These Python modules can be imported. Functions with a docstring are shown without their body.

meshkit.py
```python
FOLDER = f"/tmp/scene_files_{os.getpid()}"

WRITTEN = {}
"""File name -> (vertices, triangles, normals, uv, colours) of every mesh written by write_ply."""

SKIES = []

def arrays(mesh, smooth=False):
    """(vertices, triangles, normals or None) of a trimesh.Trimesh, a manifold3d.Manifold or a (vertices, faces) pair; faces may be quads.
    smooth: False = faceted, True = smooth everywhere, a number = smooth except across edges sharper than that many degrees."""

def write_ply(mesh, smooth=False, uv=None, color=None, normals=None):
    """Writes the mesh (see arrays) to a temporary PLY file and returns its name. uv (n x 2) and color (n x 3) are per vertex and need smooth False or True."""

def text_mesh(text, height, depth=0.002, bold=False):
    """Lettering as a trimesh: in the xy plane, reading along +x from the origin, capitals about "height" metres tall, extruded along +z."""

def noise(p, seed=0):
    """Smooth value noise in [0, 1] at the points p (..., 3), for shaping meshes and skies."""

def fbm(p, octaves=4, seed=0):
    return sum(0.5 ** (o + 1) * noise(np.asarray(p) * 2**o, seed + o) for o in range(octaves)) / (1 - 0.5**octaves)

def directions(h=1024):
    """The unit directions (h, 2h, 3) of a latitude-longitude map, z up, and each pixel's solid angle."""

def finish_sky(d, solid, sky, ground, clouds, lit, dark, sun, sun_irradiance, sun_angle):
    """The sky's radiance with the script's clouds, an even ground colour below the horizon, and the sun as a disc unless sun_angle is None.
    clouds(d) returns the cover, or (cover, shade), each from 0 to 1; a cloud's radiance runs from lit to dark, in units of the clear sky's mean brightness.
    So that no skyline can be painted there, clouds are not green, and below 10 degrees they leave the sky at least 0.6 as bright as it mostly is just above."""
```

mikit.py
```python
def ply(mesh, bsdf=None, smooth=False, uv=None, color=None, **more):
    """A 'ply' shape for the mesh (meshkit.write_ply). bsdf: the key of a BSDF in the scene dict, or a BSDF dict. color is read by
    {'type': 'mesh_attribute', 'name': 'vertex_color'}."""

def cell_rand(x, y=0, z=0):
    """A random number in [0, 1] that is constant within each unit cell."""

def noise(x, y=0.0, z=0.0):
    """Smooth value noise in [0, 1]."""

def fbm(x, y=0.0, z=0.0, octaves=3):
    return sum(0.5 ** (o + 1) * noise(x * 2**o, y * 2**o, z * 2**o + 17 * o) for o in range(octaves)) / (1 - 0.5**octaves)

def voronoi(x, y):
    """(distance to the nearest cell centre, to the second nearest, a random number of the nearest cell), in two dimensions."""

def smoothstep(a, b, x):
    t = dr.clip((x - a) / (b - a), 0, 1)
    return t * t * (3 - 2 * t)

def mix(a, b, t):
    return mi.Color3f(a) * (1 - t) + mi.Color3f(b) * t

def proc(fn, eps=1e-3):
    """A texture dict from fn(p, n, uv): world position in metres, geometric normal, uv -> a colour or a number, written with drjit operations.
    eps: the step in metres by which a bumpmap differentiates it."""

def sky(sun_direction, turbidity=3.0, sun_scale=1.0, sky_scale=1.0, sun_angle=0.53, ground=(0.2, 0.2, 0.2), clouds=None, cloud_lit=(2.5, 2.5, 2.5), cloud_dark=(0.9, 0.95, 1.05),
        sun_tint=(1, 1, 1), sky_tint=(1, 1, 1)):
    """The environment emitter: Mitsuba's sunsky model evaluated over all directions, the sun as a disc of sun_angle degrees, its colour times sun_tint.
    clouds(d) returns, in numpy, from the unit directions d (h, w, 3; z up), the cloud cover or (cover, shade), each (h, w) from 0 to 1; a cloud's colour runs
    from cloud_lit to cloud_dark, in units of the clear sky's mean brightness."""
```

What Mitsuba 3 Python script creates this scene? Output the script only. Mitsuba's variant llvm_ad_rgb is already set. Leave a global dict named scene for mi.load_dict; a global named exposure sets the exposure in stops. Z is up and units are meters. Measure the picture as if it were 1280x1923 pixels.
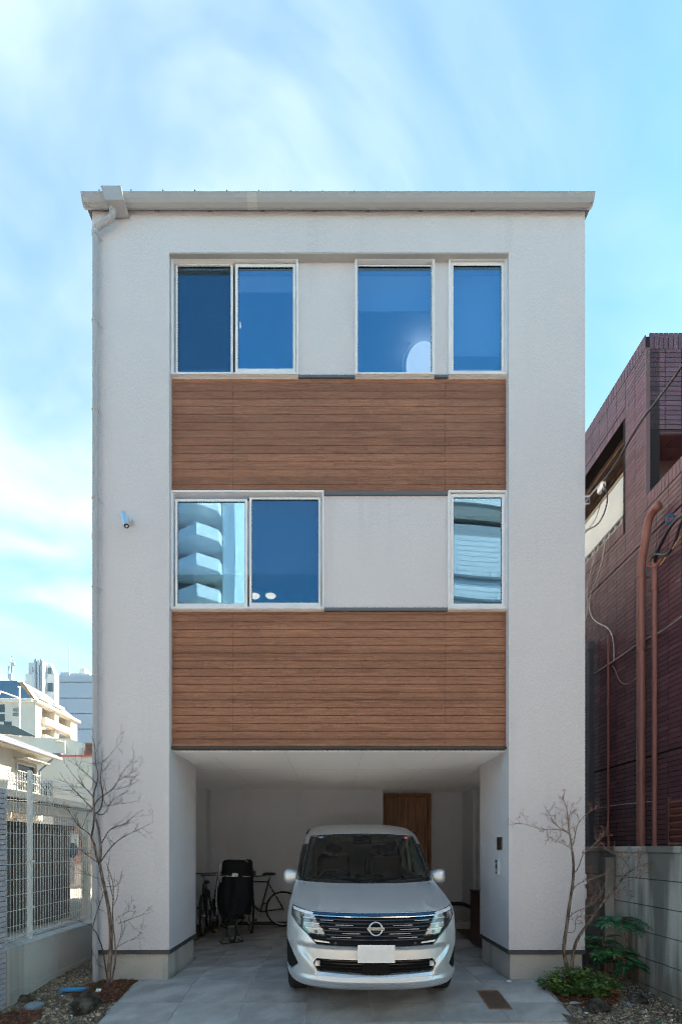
import math, random, numpy as np, trimesh, mitsuba as mi, mikit, meshkit, drjit as dr
import manifold3d as m3
from shapely.geometry import Polygon, box as sbox
from mikit import noise, fbm, cell_rand, smoothstep, mix, proc
T = mi.ScalarTransform4f
scene, labels = {}, {}
rng = np.random.default_rng(7)
# ---------------------------------------------------------------- camera (level, shifted lens), sky, exposure
F, DIST, EYE, VPX, VPY = 890.0, 5.39, 1.5, 623.0, 1592.0     # the facade stands in the plane y = 0
scene['camera'] = {'type': 'perspective', 'fov': 2 * math.degrees(math.atan(640 / F)), 'fov_axis': 'x', 'near_clip': 0.05, 'far_clip': 3000.0,
                   'to_world': T().look_at(origin=[0, -DIST, EYE], target=[0, 10, EYE], up=[0, 0, 1]),
                   'principal_point_offset_x': (640 - VPX) / 1280, 'principal_point_offset_y': (961.5 - VPY) / 1923}
def cloud_cover(d):
    x, y, z = d[..., 0], d[..., 1], np.maximum(d[..., 2], 0)
    q = np.stack([x / (z + .35), y / (z + .35), z * 0], -1)
    u = q[..., 0] * .8 + q[..., 1] * .6
    v = -q[..., 0] * .6 + q[..., 1] * .8
    w = meshkit.fbm(np.stack([u * 2.2, v * 2.2, u * 0 + 3.1], -1), 4, 5) - .5
    n = meshkit.fbm(np.stack([u * 1.2 + w * 1.2, v * 3.4 + w * 1.6, u * 0], -1), 7, 11)
    n2 = meshkit.fbm(np.stack([u * .9 + 4 + w, v * .9 - 2, u * 0 + 9], -1), 4, 23)
    n3 = meshkit.fbm(np.stack([u * 3 + w * 2, v * 9 + w * 3, u * 0 + 5], -1), 5, 31)
    n4 = meshkit.fbm(np.stack([u * 9 + w * 4, v * 14 + w * 4, u * 0 + 2], -1), 5, 41)
    veil = .41 + .50 * np.clip((.16 - x) * .9, 0, 1) + 1.15 * np.clip(.40 - z, 0, 1)
    t = np.clip((n + .5 * (n2 - .5) - .36) / .30, 0, 1)
    c = veil + .25 * np.clip(.30 - z, 0, .3) / .3 + .42 * (t * t * (3 - 2 * t) - .5) + .42 * (n3 - .5)
    c = c * (1 + .85 * (n4 - .5))
    south = np.clip((y + .35) / .6, 0, 1)                     # the clouds stand on the sun's side; the other half of the sky is clear
    return np.clip(c, 0, 1) * south * south * (3 - 2 * south), np.clip(.35 + 1.4 * (n3 - .5) + (n2 - .5), 0, 1)
scene['sky'] = mikit.sky([.74, .165, .72], turbidity=2.6, sky_scale=.85, ground=(.25, .24, .23), clouds=cloud_cover, cloud_lit=(1.46, 1.72, 1.76), cloud_dark=(.98, 1.30, 1.42), sky_tint=(.72, 1.14, .99))
exposure = 3.48
# ---------------------------------------------------------------- helpers
def P(px, py, y):
    """World point of a photograph position at the depth y (metres behind the facade)."""
    d = y + DIST
    return np.array([(px - VPX) * d / F, y, EYE - (py - VPY) * d / F])
def PX(px, y): return (px - VPX) * (y + DIST) / F
def PZ(py, y): return EYE - (py - VPY) * (y + DIST) / F
used = set()
def claim(k):
    while k: used.add(k); k = k.rpartition('__')[0]
def numbered(k):
    if k not in used: return k
    i = 1
    while f'{k}_{i:03d}' in used: i += 1
    return f'{k}_{i:03d}'
def va(mesh):
    if hasattr(mesh, 'to_mesh'):
        q = mesh.to_mesh(); return np.array(q.vert_properties[:, :3], float), np.array(q.tri_verts, int)
    if isinstance(mesh, (tuple, list)):
        v, f = np.asarray(mesh[0], float), np.asarray(mesh[1], int)
    else:
        v, f = np.array(mesh.vertices), np.array(mesh.faces)
    if f.shape[1] == 4: f = np.vstack([f[:, [0, 1, 2]], f[:, [0, 2, 3]]])
    return v, f
def cat(ms):
    vs, fs, o = [], [], 0
    for m in ms:
        v, f = va(m); vs.append(v); fs.append(f + o); o += len(v)
    return np.vstack(vs), np.vstack(fs)
def add(key, mesh, mat, col=None, smooth=False, label=None, cat_=None, group=None, kind=None):
    """One shape of the scene. col: one colour (or one per vertex) for the vertex-colour materials."""
    if key in scene or (key in used and '__' in key and key not in labels): key = numbered(key)
    claim(key)
    v, f = va(mesh)
    color = None
    if col is not None:
        color = np.asarray(col, float)
        if color.ndim == 1: color = np.tile(color, (len(v), 1))
        if smooth not in (False, True):
            tm = trimesh.Trimesh(v, f, process=True); 
            tm = trimesh.graph.smooth_shade(tm, angle=np.radians(smooth), facet_minarea=None)
            v, f = np.array(tm.vertices), np.array(tm.faces); color = np.tile(np.asarray(col, float), (len(v), 1)); smooth = True
    scene[key] = mikit.ply((v, f), mat, smooth=smooth, color=color)
    tag(key, label, cat_, group, kind)
    return key
def tag(key, label=None, cat_=None, group=None, kind=None):
    d = {}
    if label: d['label'] = label
    if cat_: d['category'] = cat_
    if group: d['group'] = group
    if kind: d['kind'] = kind
    if d: labels[key] = {**labels.get(key, {}), **d}
def thing(name, label, cat_, group=None):
    key = numbered(name); claim(key); tag(key, label, cat_, group); return key
def struct(name, mesh, mat, label, col=None, smooth=False): return add(name, mesh, mat, col, smooth, label=label, kind='structure')
BOXF = np.array([[0, 3, 1], [0, 2, 3], [4, 5, 7], [4, 7, 6], [0, 1, 5], [0, 5, 4], [2, 6, 7], [2, 7, 3], [0, 4, 6], [0, 6, 2], [1, 3, 7], [1, 7, 5]])
def box(x0, x1, y0, y1, z0, z1):
    v = np.array([[x, y, z] for x in (x0, x1) for y in (y0, y1) for z in (z0, z1)], float)
    f = np.array([[0, 1, 3], [0, 3, 2], [4, 6, 7], [4, 7, 5], [0, 4, 5], [0, 5, 1], [2, 3, 7], [2, 7, 6], [0, 2, 6], [0, 6, 4], [1, 5, 7], [1, 7, 3]])
    return v, f
_S = np.array([[x, y, z] for x in (-1, 1) for y in (-1, 1) for z in (-1, 1)], float)
def _cb(a, b, c, e):
    out = []
    for s in _S:
        out += [s * [a, b - e, c - e], s * [a - e, b, c - e], s * [a - e, b - e, c]]
    return np.array(out)
_h = trimesh.convex.convex_hull(_cb(1, .8, .6, .1))
_near = np.array([np.argmin(np.linalg.norm(_cb(1, .8, .6, .1) - q, axis=1)) for q in _h.vertices])
CBF = _near[np.array(_h.faces)]
def cbox(x0, x1, y0, y1, z0, z1, e=.003):
    """Box with chamfered edges."""
    h = np.array([x1 - x0, y1 - y0, z1 - z0]) / 2
    e = min(e, *(h * .45))
    return _cb(*h, e) + np.array([x0 + x1, y0 + y1, z0 + z1]) / 2, CBF
def tube(pts, r, sides=8, caps=True):
    p = np.asarray(pts, float); n = len(p)
    r = np.broadcast_to(np.asarray(r, float), (n,))
    t = np.gradient(p, axis=0); t /= np.linalg.norm(t, axis=1, keepdims=True) + 1e-12
    a = np.zeros_like(p)
    ref = np.array([0, 0, 1.]) if abs(t[0, 2]) < .9 else np.array([1., 0, 0])
    for i in range(n):
        a[i] = np.cross(t[i], np.cross(ref, t[i])); l = np.linalg.norm(a[i])
        if l < 1e-6: a[i] = np.cross(t[i], [.3, .7, .2]); l = np.linalg.norm(a[i])
        a[i] /= l; ref = a[i]
    b = np.cross(t, a); an = np.arange(sides) * 2 * np.pi / sides
    v = (p[:, None] + r[:, None, None] * (np.cos(an)[None, :, None] * a[:, None] + np.sin(an)[None, :, None] * b[:, None])).reshape(-1, 3)
    i, j = np.meshgrid(np.arange(n - 1), np.arange(sides), indexing='ij'); j2 = (j + 1) % sides
    q = np.stack([i * sides + j, i * sides + j2, (i + 1) * sides + j2, (i + 1) * sides + j], -1).reshape(-1, 4)
    f = np.vstack([q[:, [0, 1, 2]], q[:, [0, 2, 3]]])
    if caps:
        v = np.vstack([v, p[:1], p[-1:]]); c0, c1 = n * sides, n * sides + 1; k = np.arange(sides); k2 = (k + 1) % sides
        f = np.vstack([f, np.stack([k2, k, k * 0 + c0], 1), np.stack([(n - 1) * sides + k, (n - 1) * sides + k2, k * 0 + c1], 1)])
    return v, f
def spline(pts, n=24):
    from scipy.interpolate import CubicSpline
    p = np.asarray(pts, float)
    s = np.r_[0, np.cumsum(np.linalg.norm(np.diff(p, axis=0), axis=1))]
    return CubicSpline(s, p)(np.linspace(0, s[-1], n))
def torus(c, R, r, axis, n=40, s=8):
    """Ring round the axis vector."""
    ax = np.asarray(axis, float) / np.linalg.norm(axis)
    a = np.cross(ax, [0, 0, 1.] if abs(ax[2]) < .9 else [1., 0, 0]); a /= np.linalg.norm(a); b = np.cross(ax, a)
    th, ph = np.meshgrid(np.arange(n) * 2 * np.pi / n, np.arange(s) * 2 * np.pi / s, indexing='ij')
    e = np.cos(th)[..., None] * a + np.sin(th)[..., None] * b
    v = (np.asarray(c) + (R + r * np.cos(ph))[..., None] * e + (r * np.sin(ph))[..., None] * ax).reshape(-1, 3)
    i, j = np.meshgrid(np.arange(n), np.arange(s), indexing='ij'); i2, j2 = (i + 1) % n, (j + 1) % s
    q = np.stack([i * s + j, i2 * s + j, i2 * s + j2, i * s + j2], -1).reshape(-1, 4)
    return v, np.vstack([q[:, [0, 1, 2]], q[:, [0, 2, 3]]])
def lathe(prof, c=(0, 0, 0), axis='z', n=24):
    """Revolve (radius, height) pairs."""
    pr = np.asarray(prof, float); th = np.arange(n) * 2 * np.pi / n
    v = np.stack([pr[:, None, 0] * np.cos(th), pr[:, None, 0] * np.sin(th), np.broadcast_to(pr[:, None, 1], (len(pr), n))], -1).reshape(-1, 3)
    i, j = np.meshgrid(np.arange(len(pr) - 1), np.arange(n), indexing='ij'); j2 = (j + 1) % n
    q = np.stack([i * n + j, i * n + j2, (i + 1) * n + j2, (i + 1) * n + j], -1).reshape(-1, 4)
    if axis == 'y': v = v[:, [0, 2, 1]] * [1, 1, -1]
    if axis == 'x': v = v[:, [2, 0, 1]]
    return v + np.asarray(c), np.vstack([q[:, [0, 1, 2]], q[:, [0, 2, 3]]])
def extr(poly, h, axes='xzy', at=0.0):
    """Extrude a 2-D polygon (points or shapely); axes says which world axes its two coordinates and the height run along."""
    pg = poly if hasattr(poly, 'exterior') else Polygon(poly)
    m = trimesh.creation.extrude_polygon(pg, h, engine='earcut')
    v = np.array(m.vertices); f = np.array(m.faces)
    w = np.zeros_like(v)
    for k, a in enumerate(axes): w[:, 'xyz'.index(a)] = v[:, k]
    w[:, 'xyz'.index(axes[2])] += at
    if axes in ('xzy', 'yxz', 'zyx'): f = f[:, ::-1]
    return w, f
def quad(a, b, c, d): return np.array([a, b, c, d], float), np.array([[0, 1, 2], [0, 2, 3]])
def blob(c, r, seed=0, sub=3, amp=.25, fr=1.3, flat=None):
    m = trimesh.creation.icosphere(sub); v = np.array(m.vertices)
    k = 1 + amp * (meshkit.fbm(v * fr + seed * 3.7, 4, seed) - .5) * 2
    v = v * k[:, None] * np.asarray(r)
    return v + np.asarray(c), np.array(m.faces)
RAMP_Y = -.18                                                  # the driveway falls to the street from here
def ramp(y): return .145 * np.minimum(y - RAMP_Y, 0)
# ---------------------------------------------------------------- materials
def two(d): return {'type': 'twosided', 'bsdf': d}
def prin(col, rough=.6, **k):
    b = {'type': 'rgb', 'value': list(col)} if not isinstance(col, dict) else col
    return two({'type': 'principled', 'base_color': b, 'roughness': rough, **k})
VC = {'type': 'mesh_attribute', 'name': 'vertex_color'}
def mat(name, d): scene[name] = d
mat('vc_matte', prin(VC, .85, specular=.25)); mat('vc_satin', prin(VC, .42, specular=.5)); mat('vc_gloss', prin(VC, .12, specular=.5))
mat('vc_metal', prin(VC, .32, metallic=.9)); mat('chrome', prin((.85, .86, .88), .08, metallic=1.0))
mat('paint', prin((.72, .75, .79), .40, metallic=.75, clearcoat=1.0, clearcoat_gloss=.96))
mat('black_gloss', prin((.008, .009, .011), .06, specular=.5)); mat('black_matte', prin((.006, .006, .007), .7, specular=.2)); mat('rubber', prin((.018, .018, .019), .75, specular=.3))
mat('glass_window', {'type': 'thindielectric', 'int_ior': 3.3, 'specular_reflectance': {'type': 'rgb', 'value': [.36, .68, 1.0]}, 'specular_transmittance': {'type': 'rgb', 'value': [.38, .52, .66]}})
mat('glass_clear', {'type': 'thindielectric', 'int_ior': 1.5}); mat('glass_privacy', {'type': 'thindielectric', 'int_ior': 1.5, 'specular_transmittance': {'type': 'rgb', 'value': [.14, .15, .15]}}); mat('glass_car', {'type': 'thindielectric', 'int_ior': 1.3, 'specular_transmittance': {'type': 'rgb', 'value': [.30, .37, .36]}})
mat('insect_screen', {'type': 'mask', 'opacity': .30, 'bsdf': two({'type': 'diffuse', 'reflectance': {'type': 'rgb', 'value': [.02, .022, .025]}})})
mat('cover_fabric', prin((.009, .0095, .012), .8, specular=.2)); mat('clear_vinyl', {'type': 'thindielectric', 'int_ior': 1.5})
def f_stucco(p, n, uv):
    g = noise(p.x * 150, p.y * 150, p.z * 150) - .5
    w = fbm(p.x * .5, p.y * .5, p.z * .35) - .5
    s = fbm(p.x * 3.1, p.y * 3, p.z * .4 + 5) - .5
    rs = smoothstep(.60, .80, fbm(p.x * 9, 1.5, p.z * .35, 3))
    return mi.Color3f(.618, .596, .624) * (1 - .05 * rs) * (1 + .26 * g + .07 * w + .05 * s)
mat('stucco', two({'type': 'diffuse', 'reflectance': proc(f_stucco)}))
mat('garage_stucco_lightened', two({'type': 'diffuse', 'reflectance': proc(lambda p, n, uv: f_stucco(p, n, uv) * mi.Color3f(1.02, 1.09, 1.12))}))  # same stucco, lightened and cooled to offset dim warm bounce inside
def f_concrete(p, n, uv):
    w = fbm(p.x * 2.2, p.y * 2.2, p.z * 2.2, 4); g = noise(p.x * 130, p.y * 130, p.z * 130)
    st = fbm(p.x * 7 + p.y * 7, 3.3, p.z * .6, 3); pit = smoothstep(.80, .9, noise(p.x * 38, p.y * 38, p.z * 38))
    return mi.Color3f(.50, .485, .455) * (.72 + .34 * w + .12 * g) * (1 - .28 * smoothstep(.52, .8, st)) * (1 - .12 * pit)
mat('concrete', two({'type': 'diffuse', 'reflectance': proc(f_concrete)}))
def f_blockwall(p, n, uv):
    w = fbm(p.y * 1.7 + 7, p.z * 1.7, p.x, 4); g = noise(p.x * 90, p.y * 90, p.z * 90)
    st = fbm(p.y * 5.5, p.z * .55, 1.0, 4)
    top = smoothstep(.5, 1.5, p.z + .9 * (w - .5)); low = smoothstep(.42, .05, p.z + .5 * (w - .5))
    dark = smoothstep(.48, .72, st + .18 * top)
    c = mi.Color3f(.46, .445, .42) * (.66 + .4 * w + .14 * g)
    c = mix(c, mi.Color3f(.055, .055, .05), .72 * dark)
    return mix(c, mi.Color3f(.20, .15, .09), .4 * low)
mat('stained_block', two({'type': 'diffuse', 'reflectance': proc(f_blockwall)}))
def f_siding(p, n, uv):
    row = dr.floor(p.z / .09036 + .07); seg = dr.floor(p.x / .9 + cell_rand(row, 3) * 7)
    h = .5 + .5 * (cell_rand(row, seg, 1) - .5); h2 = cell_rand(row, seg, 2)
    st = fbm(p.x * 4.5 + h * 30, p.z * 120 + 3 * noise(p.x * 2.5, row), h * 9, 4)
    kn = fbm(p.x * 22 + h * 11, p.z * 75, h2 * 5, 3); fine = noise(p.x * 60, p.z * 420, h)
    c = mix(mi.Color3f(.195, .080, .047), mi.Color3f(.325, .155, .092), smoothstep(.25, .75, st) * .75 + .25 * h)
    c = mix(c, mi.Color3f(.115, .062, .048), .36 * smoothstep(.52, .74, kn))
    c = mix(c, mi.Color3f(.33, .20, .14), .35 * smoothstep(.62, .85, fbm(p.x * 9, p.z * 50 + 31, h, 3)))
    return c * (.84 + .3 * fine) * (.93 + .14 * h2) * (.86 + .28 * cell_rand(row, 7))
mat('wood_siding', two({'type': 'principled', 'base_color': proc(f_siding), 'roughness': .55, 'specular': .35}))
def f_tile(p, n, uv):
    tx, ty = dr.floor((p.x + 1.526) / .636), dr.floor((p.y + .005) / .6)
    h, h2 = cell_rand(tx, ty, 1), cell_rand(tx, ty, 2)
    a = p.x * .8 + p.y * .6 + h * 7; b = -p.x * .6 + p.y * .8 + h2 * 7
    v = fbm(a * 3.2, b * 6, h * 20, 5); s = fbm(a * 6 + 3, b * 20, h, 4); g = noise(p.x * 150, p.y * 150, 1.0)
    c = mix(mi.Color3f(.275, .262, .255), mi.Color3f(.42, .405, .395), smoothstep(.28, .74, v))
    c = mix(c, mi.Color3f(.36, .365, .385), .25 * smoothstep(.56, .8, s))
    c = c * (1 - .22 * smoothstep(.35, 0., dr.abs(dr.abs(p.x - .39) - .74)) * smoothstep(.2, .7, fbm(p.x * 6, p.y * 2, 4.)))
    return c * (.9 + .2 * g) * (.9 + .18 * h)
mat('slate_tile', two({'type': 'principled', 'base_color': proc(f_tile), 'roughness': .48, 'specular': .4}))
def f_door(p, n, uv):
    st = fbm(p.x * 60, p.y * 60, p.z * 2.2, 4)
    return mix(mi.Color3f(.15, .062, .026), mi.Color3f(.30, .14, .065), smoothstep(.25, .75, st)) * (.9 + .2 * cell_rand(dr.floor(p.x / .16), 1))
mat('door_wood', two({'type': 'principled', 'base_color': proc(f_door), 'roughness': .45}))
def f_asphalt(p, n, uv):
    g = noise(p.x * 160, p.y * 160); w = fbm(p.x * .8, p.y * .8)
    return mi.Color3f(.21, .205, .20) * (.7 + .5 * g + .3 * w)
mat('asphalt', two({'type': 'diffuse', 'reflectance': proc(f_asphalt)}))
def f_soil(p, n, uv):
    v1, v2, vc = mikit.voronoi(p.x * 70, p.y * 70); w = fbm(p.x * 4, p.y * 4)
    return mix(mi.Color3f(.08, .055, .04), mi.Color3f(.22, .18, .14), vc) * (.5 + .8 * w) * smoothstep(0., .5, v2 - v1 + .2)
mat('soil', two({'type': 'diffuse', 'reflectance': proc(f_soil)}))
def f_rock(p, n, uv):
    w = fbm(p.x * 14, p.y * 14, p.z * 14, 4); g = noise(p.x * 150, p.y * 150, p.z * 150); l = fbm(p.x * 40, p.y * 40, p.z * 40)
    return mix(mi.Color3f(.028, .026, .023), mi.Color3f(.13, .115, .095), smoothstep(.3, .8, w)) * (.7 + .6 * g) + mi.Color3f(.04, .04, .03) * smoothstep(.62, .75, l)
mat('rock', two({'type': 'diffuse', 'reflectance': proc(f_rock)}))
def f_bark(p, n, uv):
    s = fbm(p.x * 60, p.y * 60, p.z * 14, 3); l = noise(p.x * 25, p.y * 25, p.z * 25)
    return mix(mi.Color3f(.085, .06, .048), mi.Color3f(.25, .20, .165), smoothstep(.3, .75, s)) * (.75 + .45 * l)
mat('bark', two({'type': 'diffuse', 'reflectance': proc(f_bark)}))
def f_cream(p, n, uv):
    st = fbm(p.x * 1.5 + p.y * 1.5, 2.0, p.z * .25, 4); w = fbm(p.x * .4, p.y * .4, p.z * .4)
    return mi.Color3f(.70, .66, .585) * (.8 + .22 * w + .2 * (st - .3))
mat('weathered_cream', two({'type': 'diffuse', 'reflectance': proc(f_cream)}))
# ---------------------------------------------------------------- ground, driveway, street
def zbed(x, y): return .10 * np.minimum(np.asarray(y) * 1.0, 0) + .02 * np.maximum(np.asarray(y), 0) - .012
ROAD_Z = -.22
struct('ground', quad((-600, -600, ROAD_Z - .02), (600, -600, ROAD_Z - .02), (600, 600, ROAD_Z - .02), (-600, 600, ROAD_Z - .02)), 'asphalt', 'grey ground around the houses')
struct('road', quad((-80, -9.5, ROAD_Z), (80, -9.5, ROAD_Z), (80, -1.25, ROAD_Z), (-80, -1.25, ROAD_Z)), 'asphalt', 'dark asphalt street in front of the house')
struct('neighbour_yard', box(-30, -3.4, -1.2, 30, -.3, .02), 'concrete', 'concrete yard beside the fence')
# driveway of slate tiles, level in the garage and sloping to the street
xs0, xs1 = -2.19, 2.36
def slab_poly():
    return Polygon([(-2.18, 0.02), (-2.18, -1.075), (2.27, -.945), (2.38, 0.02), (2.0, .02), (2.0, 1.08), (2.78, 1.08), (2.78, 4.3), (-2.6, 4.3), (-2.6, 1.08), (-1.84, 1.08), (-1.84, .02)])
slab = slab_poly()
def sheared(mesh, dz=0):
    v, f = va(mesh); v = v.copy(); v[:, 2] += ramp(v[:, 1]) + dz; return v, f
drive = thing('driveway', None, None); tag(drive, 'grey slate tiled driveway running into the garage', None, kind='structure')
def grid_slab(poly, z0, z1, cuts=(-.002,)):
    out = []
    for a, b in ((-2, RAMP_Y), (RAMP_Y, 6)):
        g = poly.intersection(sbox(-10, a, 10, b))
        for q in getattr(g, 'geoms', [g]):
            if q.area > 1e-5: out.append(extr(q, z1 - z0, 'xyz', z0))
    return cat(out)
add(drive + '__grout', sheared(grid_slab(slab.buffer(-.003), -.14, -.006)), 'concrete')
for i in range(-3, 9):
    for j in range(-3, 8):
        x0 = -1.526 + .636 * i; y0 = -.005 + .6 * j
        c = sbox(x0 + .0022, y0 + .0022, x0 + .6338, y0 + .5978).intersection(slab)
        for q in getattr(c, 'geoms', [c]):
            if q.geom_type != 'Polygon' or q.area < 2e-4: continue
            dz = float(rng.normal(0, .0005))
            inner = q.buffer(-.002, join_style=2)
            if inner.is_empty or inner.geom_type != 'Polygon': continue
            ms = []
            for ya, yb in ((-9, RAMP_Y), (RAMP_Y, 9)):
                for pp, h, z in ((q, .018, -.02), (inner, .002, -.0021)):
                    w = pp.intersection(sbox(-9, ya, 9, yb))
                    if w.geom_type == 'Polygon' and w.area > 1e-5: ms.append(extr(w, h, 'xyz', z))
            add(drive + '__tile', sheared(cat(ms), dz), 'slate_tile')
k_ = [(-2.23, -1.22), (-2.21, -1.077), (2.275, -.947), (2.30, -1.09)]
add('kerb', extr(k_, .2, 'xyz', -.335), 'concrete', label='pale concrete edge along the foot of the driveway', kind='structure')
def bed(x0, x1, y0, y1, n=(60, 90), seed=1):
    X, Y = np.meshgrid(np.linspace(x0, x1, n[0]), np.linspace(y0, y1, n[1]), indexing='ij')
    Z = zbed(X, Y) + .022 * (meshkit.fbm(np.stack([X * 3, Y * 3, X * 0 + seed], -1), 3, seed) - .5)
    i, j = np.meshgrid(np.arange(n[0] - 1), np.arange(n[1] - 1), indexing='ij')
    q = np.stack([i * n[1] + j, (i + 1) * n[1] + j, (i + 1) * n[1] + j + 1, i * n[1] + j + 1], -1).reshape(-1, 4)
    return np.stack([X, Y, Z], -1).reshape(-1, 3), q
def bedz(x, y, seed): return zbed(x, y) + .022 * (meshkit.fbm(np.stack([np.asarray(x) * 3, np.asarray(y) * 3, np.asarray(x) * 0 + seed], -1), 3, seed) - .5)
struct('garden_soil', bed(-3.3, -2.16, -1.25, 5, seed=1), 'soil', 'bare earth strip left of the house', smooth=True)
struct('garden_soil', bed(2.2, 3.46, -1.25, 5, seed=2), 'soil', 'bare earth strip right of the house', smooth=True)
slab_keep = Polygon([(-2.175, .2), (-2.175, -1.3), (2.30, -1.3), (2.29, -.94), (2.40, .2)])
from shapely import contains_xy
def in_mulch(x, y):
    n = meshkit.fbm(np.stack([x * 4, y * 4, x * 0], -1), 3, 4) * .3
    l1 = ((x + 2.35) / .42) ** 2 + ((y + .28) / .36) ** 2 < .8 + n
    l2 = ((x + 2.95) / .22) ** 2 + ((y + .98) / .24) ** 2 < .8 + n
    r1 = ((x - 2.62) / .42) ** 2 + ((y + .30) / .40) ** 2 < .8 + n
    return l1 | l2 | r1
ICO = trimesh.creation.icosphere(0)
def pebbles(n, x0, x1, y0, y1, seed, size, inside):
    r = np.random.default_rng(seed)
    x, y = r.uniform(x0, x1, n), r.uniform(y0, y1, n)
    ok = ~contains_xy(slab_keep, x, y) & inside(x, y) & ~((y > -.02) & (x > -2.74) & (x < 2.89))
    x, y = x[ok], y[ok]; n = len(x)
    s = size * r.lognormal(0, .38, n)
    z = bedz(x, y, seed) + s * .25
    base = np.array(ICO.vertices); bf = np.array(ICO.faces)
    v = base[None] * (1 + .25 * r.normal(size=(n, 12, 1))) * (s[:, None, None] * r.uniform(.55, 1.2, (n, 1, 3)))
    a = r.uniform(0, 6.28, n); c, si = np.cos(a), np.sin(a)
    v = np.stack([v[..., 0] * c[:, None] - v[..., 1] * si[:, None], v[..., 0] * si[:, None] + v[..., 1] * c[:, None], v[..., 2] * .75], -1)
    v += np.stack([x, y, z], -1)[:, None]
    pal = np.array([[.22, .165, .115], [.33, .24, .16], [.13, .105, .085], [.42, .33, .23], [.24, .225, .20], [.19, .125, .08], [.10, .085, .07]])
    col = pal[r.integers(0, len(pal), n)] * r.uniform(.65, 1.25, (n, 1))
    wh = r.random(n) < .012; col[wh] = [.66, .65, .62]
    return (v.reshape(-1, 3), (bf[None] + 12 * np.arange(n)[:, None, None]).reshape(-1, 3)), np.repeat(col, 12, 0)
for x0, x1, sd, w in ((-3.2, -2.1, 1, 'left'), (2.2, 3.42, 2, 'right')):
    m, c = pebbles(17000, x0, x1, -1.25, 1.6, sd, .0085, lambda x, y: ~in_mulch(x, y))
    add('gravel', m, 'vc_matte', c, label=f'brown and grey gravel in the bed {w} of the driveway', kind='stuff')
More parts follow.
